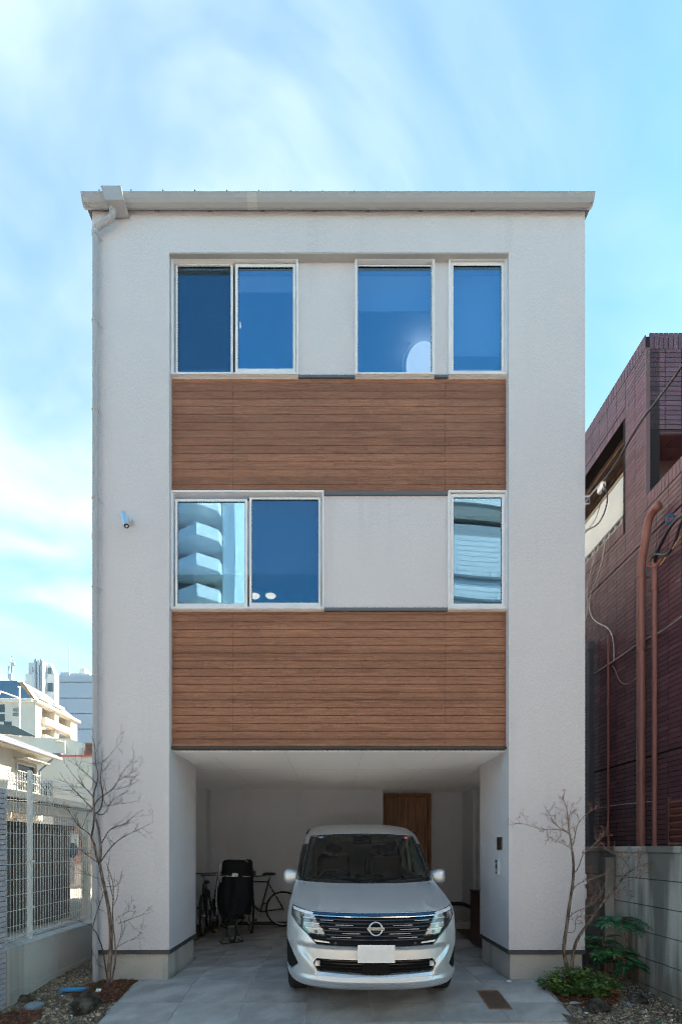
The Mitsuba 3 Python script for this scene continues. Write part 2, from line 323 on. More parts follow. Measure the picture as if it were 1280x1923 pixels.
def chips(n, x0, x1, y0, y1, seed):
    r = np.random.default_rng(seed + 50)
    x, y = r.uniform(x0, x1, n), r.uniform(y0, y1, n)
    ok = ~contains_xy(slab_keep, x, y) & in_mulch(x, y) & ~((y > -.02) & (x > -2.74) & (x < 2.89))
    x, y = x[ok], y[ok]; n = len(x)
    L, W, H = r.uniform(.008, .032, n), r.uniform(.002, .006, n), r.uniform(.0012, .003, n)
    v = _S[None] * np.stack([L, W, H], -1)[:, None]
    a, t = r.uniform(0, 6.28, n), r.normal(0, .35, n)
    v = np.stack([v[..., 0] * np.cos(t)[:, None] - v[..., 2] * np.sin(t)[:, None], v[..., 1], v[..., 0] * np.sin(t)[:, None] + v[..., 2] * np.cos(t)[:, None]], -1)
    v = np.stack([v[..., 0] * np.cos(a)[:, None] - v[..., 1] * np.sin(a)[:, None], v[..., 0] * np.sin(a)[:, None] + v[..., 1] * np.cos(a)[:, None], v[..., 2]], -1)
    v += np.stack([x, y, bedz(x, y, seed) + .004 + .018 * r.random(n) ** 2], -1)[:, None]
    col = np.array([.13, .058, .036]) * r.lognormal(0, .45, (n, 1)) * r.uniform(.85, 1.15, (n, 3))
    return (v.reshape(-1, 3), (box(-1, 1, -1, 1, -1, 1)[1][None] + 8 * np.arange(n)[:, None, None]).reshape(-1, 3)), np.repeat(col, 8, 0)
for x0, x1, sd, w in ((-3.2, -1.9, 1, 'left tree'), (2.2, 3.2, 2, 'right shrubs')):
    m, c = chips(15000, x0, x1, -1.25, .3, sd)
    add('bark_mulch', m, 'vc_matte', c, label=f'reddish brown bark mulch under the {w}', kind='stuff')
# ---------------------------------------------------------------- the house
H = thing('house', 'three storey pale grey stucco house with brown wood siding bands and an open garage', 'house')
XL, XR, ZT = PX(173, 0), PX(1098, 0), PZ(388, 0) - .02
OL, OR, OT = PX(317.5, 0), PX(955, 0), PZ(473, 0)
RY = .085                                                       # recessed plane of windows and siding
BZ = PZ(1789, 0)                                               # foot of the stucco
SOF = 2.62                                                     # garage ceiling
front = Polygon([(XL, SOF), (OL, SOF), (OL, OT), (OR, OT), (OR, SOF), (XR, SOF), (XR, ZT), (XL, ZT)])
add(H + '__stucco_front', extr(front, .22, 'xzy', 0), 'stucco')
PD = 1.05
for x0, x1 in ((XL, OL), (OR, XR)):
    add(H + '__pillar', box(x0, x1, 0, PD, BZ, SOF), 'stucco')
    s = .022
    add(H + '__foundation', box(x0 + s, x1 - s, s, PD - s, -.3, BZ), 'concrete')
    for a in ((x0 - .012, x1 + .012, -.012, -.001), (x0 - .012, x1 + .012, PD + .001, PD + .012)):
        add(H + '__base_flashing', cbox(a[0], a[1], a[2], a[3], BZ - .018, BZ + .03, .002), 'vc_satin', (.045, .05, .06))
    for xx in ((x0 - .012, x0 - .001), (x1 + .001, x1 + .012)):
        add(H + '__base_flashing', cbox(xx[0], xx[1], -.012, PD + .012, BZ - .018, BZ + .0302, .002), 'vc_satin', (.045, .05, .06))
# side walls, back, roof
add(H + '__side_wall', box(XL, XL + .18, .22, 9, SOF, ZT - .15), 'stucco')
add(H + '__side_wall', box(XR - .18, XR, .22, 9, SOF, ZT - .15), 'stucco')
add(H + '__side_wall', box(XL, XL + .18, PD, 9, -.3, SOF), 'stucco'); add(H + '__garage_lining', box(XL + .181, XL + .19, PD + .013, 4.4, 0, SOF), 'garage_stucco_lightened'); add(H + '__garage_lining', box(XR - .19, XR - .181, PD + .013, 4.4, 0, SOF), 'garage_stucco_lightened')
add(H + '__side_wall', box(XR - .18, XR, PD, 9, -.3, SOF), 'stucco')
add(H + '__back_wall', box(XL + .18, XR - .18, 8.85, 9, -.3, ZT - .15), 'stucco')
v, f = box(XL - .05, XR + .05, -.05, 9.2, ZT - .02, ZT + .06); v = v.copy(); v[:, 2] += .07 * np.maximum(v[:, 1], 0)
roof = add(H + '__roof', (v, f), 'vc_satin', (.10, .11, .12))
for k in range(15):                                            # gutter hangers whose tips show over the lip
    xk = PX(185 + 60 * k, -.14)
    add(roof + '__gutter_hanger', cbox(xk - .007, xk + .007, -.127, -.115, ZT + .01, ZT + .052 - .002 * k, .002), 'vc_satin', (.06, .065, .07))
# floors and rooms behind the windows
room_c = (.42, .41, .40)
add(H + '__floor_slab', box(XL + .18, XR - .18, .30, 8.85, SOF + .012, 3.05), 'vc_matte', room_c)
add(H + '__floor_slab', box(XL + .18, XR - .18, .30, 8.85, 5.62, 5.95), 'vc_matte', room_c)
add(H + '__upper_ceiling', box(XL + .18, XR - .18, .30, 8.85, 8.36, 8.5), 'vc_matte', (.6, .6, .6))
add(H + '__room_wall', box(XL + .18, XR - .18, 5.0, 5.1, 3.05, 8.36), 'vc_matte', (.34, .33, .32))
# garage shell
add(H + '__garage_ceiling', box(XL + .18, XR - .18, RY + .03, 4.4, SOF, SOF + .01), 'vc_matte', (.78, .78, .78))
for yj in (1.35, 2.6):
    add(H + '__ceiling_joint', box(-2.5, 2.7, yj, yj + .004, SOF - .0015, SOF - .0005), 'vc_matte', (.5, .5, .5))
for xj in (-1.45, -.55, .36, 1.27, 2.1):
    add(H + '__ceiling_joint', box(xj, xj + .004, RY + .06, 3.8, SOF - .0016, SOF - .0006), 'vc_matte', (.5, .5, .5))
GL, GR = -2.354, 2.645
add(H + '__garage_wall', box(XL + .18, GL, 3.48, 4.4, -.1, SOF), 'garage_stucco_lightened')
add(H + '__garage_wall', box(GL, .99, 3.80, 4.4, -.1, SOF), 'garage_stucco_lightened')
add(H + '__garage_wall', box(.99, GR, 4.24, 4.4, -.1, SOF), 'garage_stucco_lightened')
add(H + '__garage_wall', box(GR, XR - .18, 3.48, 4.4, -.1, SOF), 'garage_stucco_lightened')
for a in ((GL + .001, .99, 3.788, 3.799, .0, .07), (1.99, GR - .013, 4.228, 4.239, .33, .40), (GR - .012, GR - .001, 3.48, 4.227, .33, .40)):
    add(H + '__skirting', cbox(a[0], a[1], a[2], a[3], a[4], a[5], .002), 'vc_satin', (.025, .026, .03))
add(H + '__porch_step', cbox(.995, XR - .185, 3.05, 4.238, .0, .165, .004), 'slate_tile')
add(H + '__porch_step', cbox(.995, XR - .185, 3.40, 4.237, .166, .33, .004), 'slate_tile')
# entrance door
dx0, dx1 = 1.0, 2.0
dr_ = H + '__front_door'
zc = SOF - .02
add(dr_, box(dx0 + .06, dx1 - .06, 4.205, 4.236, .34, zc - .07), 'door_wood', label='brown wooden front door with vertical boards')
for a in ((dx0, dx0 + .058), (dx1 - .058, dx1)): add(dr_ + '__frame', cbox(a[0], a[1], 4.17, 4.238, .33, zc), 'door_wood')
add(dr_ + '__frame', cbox(dx0 + .059, dx1 - .059, 4.17, 4.238, zc - .065, zc), 'door_wood')
for k in range(5):
    w = (dx1 - dx0 - .124) / 5
    add(dr_ + '__plank', cbox(dx0 + .062 + k * w + .003, dx0 + .062 + (k + 1) * w - .003, 4.185, 4.204, .34, zc - .07, .004), 'door_wood')
add(dr_ + '__handle', tube([(1.15, 4.14, 1.0), (1.15, 4.14, 1.6)], .014), 'vc_metal', (.05, .05, .05))
# recessed plane: window bands of stucco, siding planks with grooves, flashing
def RX(px): return (px - VPX) * (RY + DIST) / F
def RZ(py): return EYE - (py - VPY) * (RY + DIST) / F
zs = {k: RZ(k) for k in (490, 706, 711, 924, 931, 1142, 1148, 1402, 1407)}
def holes(x0, x1, z0, z1, wins):
    g = sbox(x0, z0, x1, z1)
    for w in wins: g = g.difference(sbox(*w))
    return g
def wrect(a, b, c, d): return (RX(a), RZ(d), RX(b), RZ(c))
W1, W2, W3 = wrect(323, 560, 489, 709.5), wrect(666, 815, 489, 709.5), wrect(841, 950, 489, 709.5)
W4, W5 = wrect(322.6, 608, 924, 1147), wrect(840, 950.4, 924, 1147)
xl, xr = OL - .05, OR + .05
for z0, z1, ws in ((zs[711], OT + .1, (W1, W2, W3)), (zs[1148], zs[924], (W4, W5))):
    g = holes(xl, xr, z0, z1, ws)
    for q in getattr(g, 'geoms', [g]):
        if q.area > .01: add(H + '__window_band', extr(q, .12, 'xzy', RY), 'stucco')
add(H + '__siding_backing', box(xl, xr, RY + .016, RY + .13, zs[924], zs[711]), 'vc_matte', (.03, .022, .02))
add(H + '__siding_backing', box(xl, xr, RY + .016, RY + .13, zs[1407] + .004, zs[1148]), 'vc_matte', (.03, .022, .02))
sx = [OL + .0005, RX(437.3), RX(835.2), OR - .0005]
PIT = 14.69 / 162.56
def siding(name, z_lo, z_hi, first):
    edges = [z_hi]
    z = first
    while z > z_lo + .01: edges.append(z); z -= PIT
    edges.append(z_lo)
    for a, b in zip(edges[1:], edges[:-1]):
        for x0, x1 in zip(sx[:-1], sx[1:]):
            if b - a < .015: continue
            e = .0045
            prof = [(RY + .013, a + .001), (RY + e, a + .0025), (RY, a + .0025 + e), (RY, b - .0035 - e * .3), (RY + e * .3, b - .0035), (RY + .013, b - .0035)]
            add(name + '__board', extr(prof, x1 - x0 - .003, 'yzx', x0 + .0015), 'wood_siding')
up, lo = H + '__upper_siding', H + '__lower_siding'
siding(up, zs[924] + .001, zs[711] - .001, RZ(718.7)); siding(lo, zs[1402], zs[1148] - .001, RZ(1152.6))
FL = (.10, .11, .13)
for x0, x1 in ((W1[2], W2[0]), (W2[2], W3[0])): add(H + '__flashing', cbox(x0, x1, RY - .022, RY + .02, zs[711], zs[706], .002), 'vc_satin', FL)
for a, b in ((931, 924), (1148, 1142)): add(H + '__flashing', cbox(W4[2], W5[0], RY - .022, RY + .02, zs[a], zs[b], .002), 'vc_satin', FL)
add(H + '__flashing', cbox(OL + .001, OR - .001, RY - .025, RY + .13, zs[1407], zs[1402] - .002, .002), 'vc_satin', (.03, .032, .036))
add(H + '__opening_trim', cbox(OL + .001, OR - .001, .002, RY - .002, OT - .012, OT - .001, .002), 'vc_satin', (.36, .35, .34))
# ---------------------------------------------------------------- windows
ALU = (.70, .70, .72)
def ring(x0, z0, x1, z1, t, ya, yb, tb=None):
    g = sbox(x0, z0, x1, z1).difference(sbox(x0 + t, z0 + (tb or t), x1 - t, z1 - t))
    return extr(g, yb - ya, 'xzy', ya)
def window(rect, label, sashes, ft=.022, fb=.035):
    w = numbered(H + '__window'); tag(w, label)
    x0, z0, x1, z1 = rect
    add(w + '__frame', ring(x0, z0, x1, z1, ft, RY - .035, RY + .075, fb), 'vc_satin', ALU)
    add(w + '__sill', cbox(x0 - .004, x1 + .004, RY - .048, RY - .0351, z0 + .004, z0 + .018, .002), 'vc_satin', ALU)
    for (a, b, c, d, t, yy, scr, tb) in sashes:                # a sash: photograph rectangle of its glass
        gx0, gz0, gx1, gz1 = wrect(a, b, c, d)
        add(w + '__sash', ring(gx0 - t, gz0 - tb, gx1 + t, gz1 + t * .9, t, yy, yy + .028, tb), 'vc_satin', ALU)
        add(w + '__gasket', ring(gx0 - .001, gz0 - .001, gx1 + .001, gz1 + .001, .005, yy + .004, yy + .02), 'black_matte')
        # panes of float glass are never quite flat: a faint bow
        n = 14; X, Z = np.meshgrid(np.linspace(gx0, gx1, n), np.linspace(gz0, gz1, n), indexing='ij')
        u, q_ = (X - gx0) / (gx1 - gx0) * 2 - 1, (Z - gz0) / (gz1 - gz0) * 2 - 1
        Yb = yy + .012 + .0004 * (1 - u ** 2) * (1 - q_ ** 2) + .0007 * (meshkit.noise(np.stack([X * 1.3, Z * 1.3, X * 0], -1), 3) - .5)
        i, j = np.meshgrid(np.arange(n - 1), np.arange(n - 1), indexing='ij')
        q = np.stack([i * n + j, (i + 1) * n + j, (i + 1) * n + j + 1, i * n + j + 1], -1).reshape(-1, 4)
        add(w + '__pane', (np.stack([X, Yb, Z], -1).reshape(-1, 3), q), 'glass_window', smooth=True)
        if scr: add(w + '__insect_screen', quad((gx0, yy - .012, gz0), (gx1, yy - .012, gz0), (gx1, yy - .012, gz1), (gx0, yy - .012, gz1)), 'insect_screen', label='dark insect screen')
    return w
w = window(W1, 'double sliding window at the upper left', [(333.5, 432.5, 497, 696, .026, RY + .01, True, .045), (447, 550, 502, 693.5, .032, RY - .012, False, .06)])
add(w + '__latch', cbox(RX(449), RX(452.5), RY - .0, RY + .022, RZ(616), RZ(603), .003), 'vc_satin', (.7, .7, .7))
window(W2, 'fixed window at the upper middle', [(671.5, 809, 501, 704.5, .012, RY - .012, False, .018)])
window(W3, 'narrow window at the upper right', [(850.5, 940, 500, 698, .036, RY - .016, False, .04)])
w = window(W4, 'double sliding window on the middle floor', [(334, 460, 942, 1134, .028, RY - .012, False, .05), (472.5, 597.5, 937, 1131, .03, RY + .006, True, .05)])
window(W5, 'narrow window on the middle floor', [(850.6, 940.5, 934.5, 1134.6, .036, RY - .016, False, .045)])
for i, (x0, x1, za, zb) in enumerate(((RX(335), RX(430), RZ(676.8), RZ(679.4)), (RX(449), RX(548), RZ(676.8), RZ(679.4)), (RX(853), RX(934), RZ(676.8), RZ(679.4)))):
    add(H + '__guard_rail', tube([(x0, RY + .10, (za + zb) / 2), (x1, RY + .10, (za + zb) / 2)], .008), 'vc_satin', (.75, .75, .75))
def blind(a, b, top, bot, yy, label):
    x0, x1 = RX(a), RX(b); n = 12
    k = thing('roller_blind', label, 'blind', 'white roller blinds behind the windows')
    add(k + '__cloth', box(x0, x1, yy, yy + .002, RZ(bot), RZ(top)), 'vc_matte', (.80, .79, .84))
    add(k + '__bottom_bar', cbox(x0, x1, yy - .008, yy + .01, RZ(bot) - .014, RZ(bot), .003), 'vc_satin', (.8, .8, .8))
blind(664, 817, 480, 557, RY + .14, 'white roller blind a third down in the upper middle window')
blind(843, 948, 480, 643, RY + .14, 'white roller blind lowered in the narrow upper right window')
blind(326, 466, 915, 1063, RY + .14, 'white roller blind in the left half of the middle floor sliding window')
blind(467, 604, 915, 1063, RY + .14, 'white roller blind in the screened right half of the middle floor sliding window')
blind(843, 948, 915, 950, RY + .14, 'rolled up white blind in the narrow middle floor window')
blind(444, 556, 480, 520, RY + .14, 'white roller blind just below the top of the upper left window')
# lamps inside
gl = thing('globe_lamp', 'round glowing globe lamp in the upper middle window', 'lamp')
gy = 1.1; gc = P(792, 683, gy)
scene['lamp_glow'] = prin((.85, .84, .80), .3)
add(gl + '__dome', blob(gc, .265, 3, 3, 0.0), 'glass_clear', None, True)
scene[gl + '__shade'] = {**mikit.ply(blob(gc, .215, 3, 3, 0.0), 'lamp_glow', smooth=True), 'emitter': {'type': 'area', 'radiance': {'type': 'rgb', 'value': [.15, .146, .132]}}}
claim(gl + '__shade')
add(gl + '__ring', torus(gc, .275, .012, (0, 1, 0.2)), 'vc_satin', (.7, .7, .7)); add(gl + '__cord', tube([gc + [0, 0, .26], [gc[0], gc[1], 8.36]], .006), 'vc_matte', (.6, .6, .6))
for px in (478, 508):
    c = P(px, 1118, 1.5)
    k = thing('ceiling_spotlight', f'warm {"left" if px < 490 else "right"} one of two small lit ceiling lights in the screened middle floor window', 'lamp', 'lit ceiling lights behind the middle floor window')
    add(k + '__rim', lathe([(.075, 0), (.085, -.01), (.085, -.02), (.06, -.02)], c + [0, 0, .02]), 'vc_satin', (.7, .7, .7), smooth=True)
    scene[k + '__bulb'] = {**mikit.ply(blob(c, (.075, .075, .04), 2, 2, 0.0), 'lamp_glow', smooth=True), 'emitter': {'type': 'area', 'radiance': {'type': 'rgb', 'value': [.40, .30, .18]}}}
# ---------------------------------------------------------------- eaves gutter, downpipe
GUT = (.335, .335, .35)
gx0, gx1 = PX(150, -.15), PX(1118.5, -.15)
prof = [(a_ + .022, b_ + .004) for a_, b_ in [(-.024, ZT + .01), (-.05, ZT - .055), (-.085, ZT - .075), (-.118, ZT - .06), (-.138, ZT - .03), (-.15, ZT + .008), (-.156, ZT + .013), (-.15, ZT + .018), (-.142, ZT + .012), (-.13, ZT - .01), (-.11, ZT - .05), (-.085, ZT - .062), (-.055, ZT - .045), (-.026, ZT + .016)]]
gut = H + '__gutter'
add(gut, extr(prof, gx1 - gx0, 'yzx', gx0), 'vc_satin', GUT)
capp = [(-.002, ZT + .02)] + prof[:8]
for xx in (gx0 - .004, gx1): add(gut + '__end_cap', extr(capp, .004, 'yzx', xx), 'vc_satin', GUT)
for xx in (PX(473, -.1), ): add(gut + '__joint', extr([(a - .003, b - .003) for a, b in prof[:8]] + [(-.004, ZT + .02)], .11, 'yzx', xx - .055), 'vc_satin', (.41, .40, .395))
for k in range(8): 
    xk = PX(195 + 99 * k, -.02); add(gut + '__bracket', cbox(xk - .025, xk + .025, -.03, -.002, ZT - .035, ZT - .015, .002), 'vc_matte', (.12, .12, .125))
fun = [(PX(188, -.17), ZT + .035), (PX(226, -.17), ZT + .035), (PX(232, -.17), ZT - .12), (PX(197, -.17), ZT - .12)]
add(H + '__rain_hopper', extr(fun, .15, 'xzy', -.165), 'vc_satin', (.37, .365, .375))
px_ = PX(179, -.06)
elbow = spline([(PX(212, -.09), -.09, ZT - .10), (PX(212, -.085), -.085, ZT - .17), (PX(205, -.075), -.075, ZT - .215), (PX(192, -.065), -.065, ZT - .255), (px_ + .012, -.06, ZT - .30), (px_, -.06, ZT - .37)], 22)
dp = H + '__downpipe'
add(dp, tube(np.vstack([elbow, [(px_, -.06, ZT - .40), (px_, -.06, ZT - .45), (px_, -.06, ZT - .6), (px_, -.06, .1), (px_, -.06, -.05)]]), .031, 20), 'vc_satin', (.37, .365, .385), smooth=True)
for zz in (ZT - .13, ZT - .36, 5.0, 2.4): add(dp + '__coupling', tube([(px_ if zz < ZT - .2 else PX(212, -.088), -.06 if zz < ZT - .2 else -.088, zz - .03), (px_ if zz < ZT - .2 else PX(212, -.088), -.06 if zz < ZT - .2 else -.088, zz + .03)], .037, 16), 'vc_satin', (.37, .365, .385), smooth=30)
for k in range(8):
    zz = PZ(437 + 166.3 * k, -.06)
    add(dp + '__clip', cat([torus((px_, -.06, zz), .036, .004, (0, 0, 1), 20, 6), tube([(px_ + .03, -.04, zz), (px_ + .06, -.001, zz - .012)], .005)]), 'vc_satin', (.50, .48, .48))
# wall spotlight
sp = thing('wall_spotlight', 'silver cylinder spotlight on the left pillar beside the downpipe', 'lamp')
a, b = P(231.5, 964, -.12), P(237.5, 987, -.14)
add(sp + '__housing', tube([a, a + (b - a) * .05, b], [.034, .036, .036], 20), 'vc_metal', (.72, .74, .78), smooth=30)
dd = (b - a) / np.linalg.norm(b - a)
add(sp + '__lens', tube([b, b + dd * .004], [.030, .028], 20), 'vc_gloss', (.03, .03, .03)); add(sp + '__bulb', tube([b + dd * .003, b + dd * .007], [.014, .012], 12), 'vc_gloss', (.8, .8, .7))
m_ = P(242.5, 978, -.03); add(sp + '__mount', lathe([(0, -.03), (.04, -.028), (.042, 0), (.042, .028)], m_, 'y'), 'vc_metal', (.6, .6, .62), smooth=30)
add(sp + '__arm', tube([m_, (a + b) / 2], .014), 'vc_metal', (.6, .6, .62), smooth=True)
# on the right pillar's inner face
y0 = .29
npk = thing('name_plate', 'small square bronze name plate on the inner face of the right pillar', 'plate')
add(npk + '__plate', cbox(OR - .012, OR - .001, .20, .36, PZ(1596, .28), PZ(1572, .28), .002), 'vc_metal', (.20, .17, .14))
ik = thing('intercom', 'black and silver door intercom below the name plate', 'intercom')
add(ik + '__body', cbox(OR - .035, OR - .001, .24, .345, PZ(1643, .28), PZ(1613, .28), .006), 'vc_satin', (.55, .56, .58))
add(ik + '__front', cbox(OR - .039, OR - .0352, .285, .338, PZ(1641, .28), PZ(1615, .28), .002), 'black_gloss')
add(ik + '__camera_eye', lathe([(0, -.044), (.012, -.043), (.013, -.039)], (OR, .312, PZ(1622, .28)), 'x', 12), 'chrome', smooth=30)
add(ik + '__button', cbox(OR - .042, OR - .0391, .298, .326, PZ(1638, .28), PZ(1631, .28), .002), 'vc_satin', (.5, .5, .5))
for (x, y, w) in ((.94, 1.21, 'front right'), (-.716, 1.21, 'front left'), (.984, 2.5, 'rear right'), (-.70, 2.5, 'rear left'), (1.49, 3.84, 'one above the front door')):
    k = thing('downlight', f'small round recessed downlight in the garage ceiling, {w}' + ('' if 'door' in w else ' of four'), 'ceiling light', 'downlights in the garage ceiling')
    add(k + '__trim', lathe([(.045, -.001), (.062, -.006), (.066, -.001)], (x, y, SOF), n=24), 'vc_satin', (.75, .75, .74), smooth=True)
    add(k + '__bulb', lathe([(0, -.0035), (.0455, -.002)], (x, y, SOF), n=24), 'vc_gloss', (.85, .83, .76), smooth=True)
# electric meter on the right side wall
em = thing('meter_box', 'white electric meter box on the right corner of the house', 'meter')
for (py0, py1, t) in ((1662, 1641, .05), (1690, 1668, .035)):
    add(em + '__case', cbox(XR + .001, XR + .09, .12, .26, PZ(py0, .1), PZ(py1, .1), .012), 'vc_satin', (.72, .72, .68))
add(em + '__conduit', tube([(XR + .04, .19, PZ(1690, .1)), (XR + .04, .19, .35)], .012), 'vc_satin', (.7, .7, .66), smooth=True)
cb = thing('storage_cabinet', 'dark brown slatted cabinet behind the right pillar', 'cabinet')
add(cb + '__body', box(2.16, 2.66, 1.30, 1.98, .04, .82), 'vc_satin', (.035, .018, .013)); add(cb + '__top', cbox(2.14, 2.68, 1.28, 2.0, .82, .85), 'vc_satin', (.05, .026, .018))
for k in range(8): add(cb + '__slat', cbox(2.145, 2.159, 1.31 + .084 * k, 1.385 + .084 * k, .05, .81), 'vc_satin', (.045, .022, .016))
# ---------------------------------------------------------------- the minivan
CAR_X, CAR_Y, CAR_PITCH = .392, -1.185, math.atan2(.012, 2.87)
def car_rows(inset=0.0):
    C = np.array([  # y of the nose on the centre line, z, half width, depth of the rounded front, exponent, y of the rear
        (.20, .19, .780, .62, 2.7, 4.55), (.11, .225, .815, .68, 2.7, 4.60), (.055, .27, .838, .72, 2.6, 4.64), (.03, .33, .850, .74, 2.55, 4.66), (.018, .40, .856, .75, 2.5, 4.67),
        (.012, .50, .858, .75, 2.5, 4.67), (.014, .60, .857, .74, 2.5, 4.66), (.026, .70, .853, .72, 2.5, 4.65), (.045, .80, .848, .70, 2.5, 4.64), (.066, .87, .843, .69, 2.5, 4.63),
        (.092, .915, .838, .69, 2.5, 4.62), (.145, .944, .835, .69, 2.5, 4.62), (.23, .968, .833, .69, 2.5, 4.62), (.36, .998, .832, .69, 2.6, 4.62), (.52, .1 + .928, .832, .67, 2.7, 4.61),
        (.70, 1.058, .832, .64, 2.8, 4.61), (.88, 1.085, .832, .60, 2.9, 4.60), (1.02, 1.108, .830, .57, 2.9, 4.60),
        (1.12, 1.160, .828, .58, 2.9, 4.59), (1.26, 1.26, .822, .60, 2.9, 4.57), (1.43, 1.38, .812, .62, 2.9, 4.53), (1.60, 1.50, .797, .63, 2.9, 4.48), (1.77, 1.615, .777, .64, 2.9, 4.42), (1.87, 1.675, .763, .65, 2.8, 4.38),
        (1.96, 1.712, .751, .68, 2.7, 4.34), (2.10, 1.752, .735, .72, 2.6, 4.29), (2.30, 1.790, .708, .80, 2.5, 4.22), (2.55, 1.822, .660, .85, 2.4, 4.1), (2.85, 1.846, .580, .85, 2.3, 3.9), (3.15, 1.858, .45, .6, 2.2, 3.75)])
    if inset:
        C = C.copy(); C[:, 2] -= inset; C[:, 0] += inset * 1.3; C[:, 5] -= inset; C[:, 1] = np.minimum(C[:, 1], 2) - np.interp(C[:, 1], [1.0, 1.2, 1.86], [0, inset * .3, inset * .9])
    from scipy.interpolate import PchipInterpolator
    s = np.arange(len(C)); q = np.linspace(0, len(C) - 1, 170)
    return np.stack([PchipInterpolator(s, C[:, k])(q) for k in range(6)], 1)
def sm(a, b, x): t = np.clip((x - a) / (b - a), 0, 1); return t * t * (3 - 2 * t)
def car_loft(rows, nf=131, relief=False):
    t = np.sin(np.linspace(-1, 1, nf) * np.pi / 2) ; t = .5 * t + .5 * np.linspace(-1, 1, nf); vs = []
    for y0, z, w, L, n, yr in rows:
        L = min(L, yr - y0 - .35)
        fy = y0 + L * (1 - np.maximum(1 - np.abs(t) ** n, 0) ** (1 / n))
        front = np.stack([t * w, fy, t * 0 + z], 1)
        if relief:
            ax = np.abs(t * w)
            # sunk panel between grille and lower intake, lower chin standing proud, bumper wing, bonnet ridges
            front[:, 1] += .026 * sm(.350, .375, z) * (1 - sm(.60, .63, z)) * (1 - sm(.50 + .18 * sm(.38, .62, z), .56 + .18 * sm(.38, .62, z), ax))
            front[:, 1] -= .020 * (1 - sm(.30, .345, z)) * (1 - sm(.66, .80, ax)) * sm(.2, .25, z)
            front[:, 1] += .014 * sm(.36, .42, z) * (1 - sm(.66, .78, z)) * np.exp(-((ax - .80 + .12 * (z - .5)) / .055) ** 2)
            front[:, 2] += .012 * sm(.93, .96, z) * (1 - sm(1.07, 1.11, z)) * (np.exp(-((ax - .50 - .12 * (z - .93)) / .035) ** 2) - .6 * np.exp(-((ax - .60 - .12 * (z - .93)) / .06) ** 2))
        ys = np.linspace(y0 + L, yr - .25, 16)[1:]
        side = np.stack([ys * 0 + w, ys, ys * 0 + z], 1)
        tr = np.linspace(1, -1, 25)[1:-1]
        rear = np.stack([tr * w, yr - .25 * (1 - np.maximum(1 - np.abs(tr) ** 3.2, 0) ** (1 / 3.2)), tr * 0 + z], 1)
        vs.append(np.vstack([front, side, rear, side[::-1] * [-1, 1, 1]]))
    m = len(vs[0]); n = len(vs); V = np.vstack(vs)
    i, j = np.meshgrid(np.arange(n - 1), np.arange(m), indexing='ij'); j2 = (j + 1) % m
    q = np.stack([i * m + j, i * m + j2, (i + 1) * m + j2, (i + 1) * m + j], -1).reshape(-1, 4)
    f = np.vstack([q[:, [0, 1, 2]], q[:, [0, 2, 3]]])
    V = np.vstack([V, vs[0].mean(0), vs[-1].mean(0) + [0, 0, .004]]); k = np.arange(m); k2 = (k + 1) % m
    f = np.vstack([f, np.stack([k2, k, k * 0 + n * m], 1), np.stack([(n - 1) * m + k, (n - 1) * m + k2, k * 0 + n * m + 1], 1)])
    return V, f
def man(mesh):
    v, f = va(mesh)
    M = m3.Manifold(m3.Mesh(v.astype(np.float32), f.astype(np.uint32)))
    if M.volume() < 0: M = m3.Manifold(m3.Mesh(v.astype(np.float32), f[:, ::-1].astype(np.uint32)))
    return M
def pry(poly, y0=-1, y1=1.0):
    return man(extr(poly, y1 - y0, 'xzy', y0))
def prx(poly, x0, x1): return man(extr(poly, x1 - x0, 'yzx', x0))
BODY = man(car_loft(car_rows(), relief=True))
def sh(d): return BODY.translate([0, d, 0])
def conf(poly, out, inn, y1=1.0):
    """A shell that follows the nose of the car: the outline seen from the front, from 'out' in front of the skin to 'inn' behind it."""
    return (pry(poly, -1, y1) ^ sh(-out)) - sh(inn)
def mir(p): return [(-x, z) for x, z in p][::-1]
def both(p): return (p, mir(p))
def rnd(poly, r): return Polygon(poly).buffer(-r).buffer(2 * r).buffer(-r)
right = lambda p: p + [(-x, z) for x, z in p[::-1]]
band = [(-.784, .950), (-.790, .862), (-.70, .772), (-.618, .712), (-.53, .626), (0, .618), (.53, .626), (.618, .712), (.70, .772), (.790, .862), (.784, .950), (.60, .922), (.3, .9185), (0, .918), (-.3, .9185), (-.60, .922)]
head = [(-.777, .941), (-.782, .868), (-.70, .786), (-.615, .722), (-.432, .709), (-.572, .913)]
lowstrip = [(-.560, .672), (-.420, .662), (-.410, .650), (-.545, .655)]
intake = rnd([(-.565, .455), (-.53, .502), (0, .506), (.53, .502), (.565, .455), (.525, .378), (0, .366), (-.525, .378)], .02)
vent = rnd([(-.838, .625), (-.822, .60), (-.705, .425), (-.78, .345), (-.84, .36), (-.9, .36), (-.9, .62)], .012)
ws = rnd([(-.752, 1.128), (-.4, 1.116), (0, 1.113), (.4, 1.116), (.752, 1.128), (.735, 1.30), (.690, 1.60), (.672, 1.664), (.35, 1.682), (0, 1.688), (-.35, 1.682), (-.672, 1.664), (-.690, 1.60), (-.735, 1.30)], .02)
glassp = rnd([(-.715, 1.150), (0, 1.140), (.715, 1.150), (.70, 1.30), (.655, 1.60), (.637, 1.645), (.3, 1.664), (0, 1.668), (-.3, 1.664), (-.637, 1.645), (-.655, 1.60), (-.70, 1.30)], .03)
sidewin = [[(1.62, 1.14), (1.98, 1.15), (2.30, 1.60), (2.12, 1.60)], [(2.04, 1.15), (2.95, 1.16), (2.95, 1.62), (2.36, 1.61)], [(3.05, 1.16), (3.75, 1.17), (3.72, 1.62), (3.05, 1.62)], [(3.85, 1.17), (4.3, 1.20), (4.18, 1.60), (3.82, 1.62)]]
cavity = man(car_loft(car_rows(.055))) ^ man(box(-1, 1, -1, 6, .45, 3))
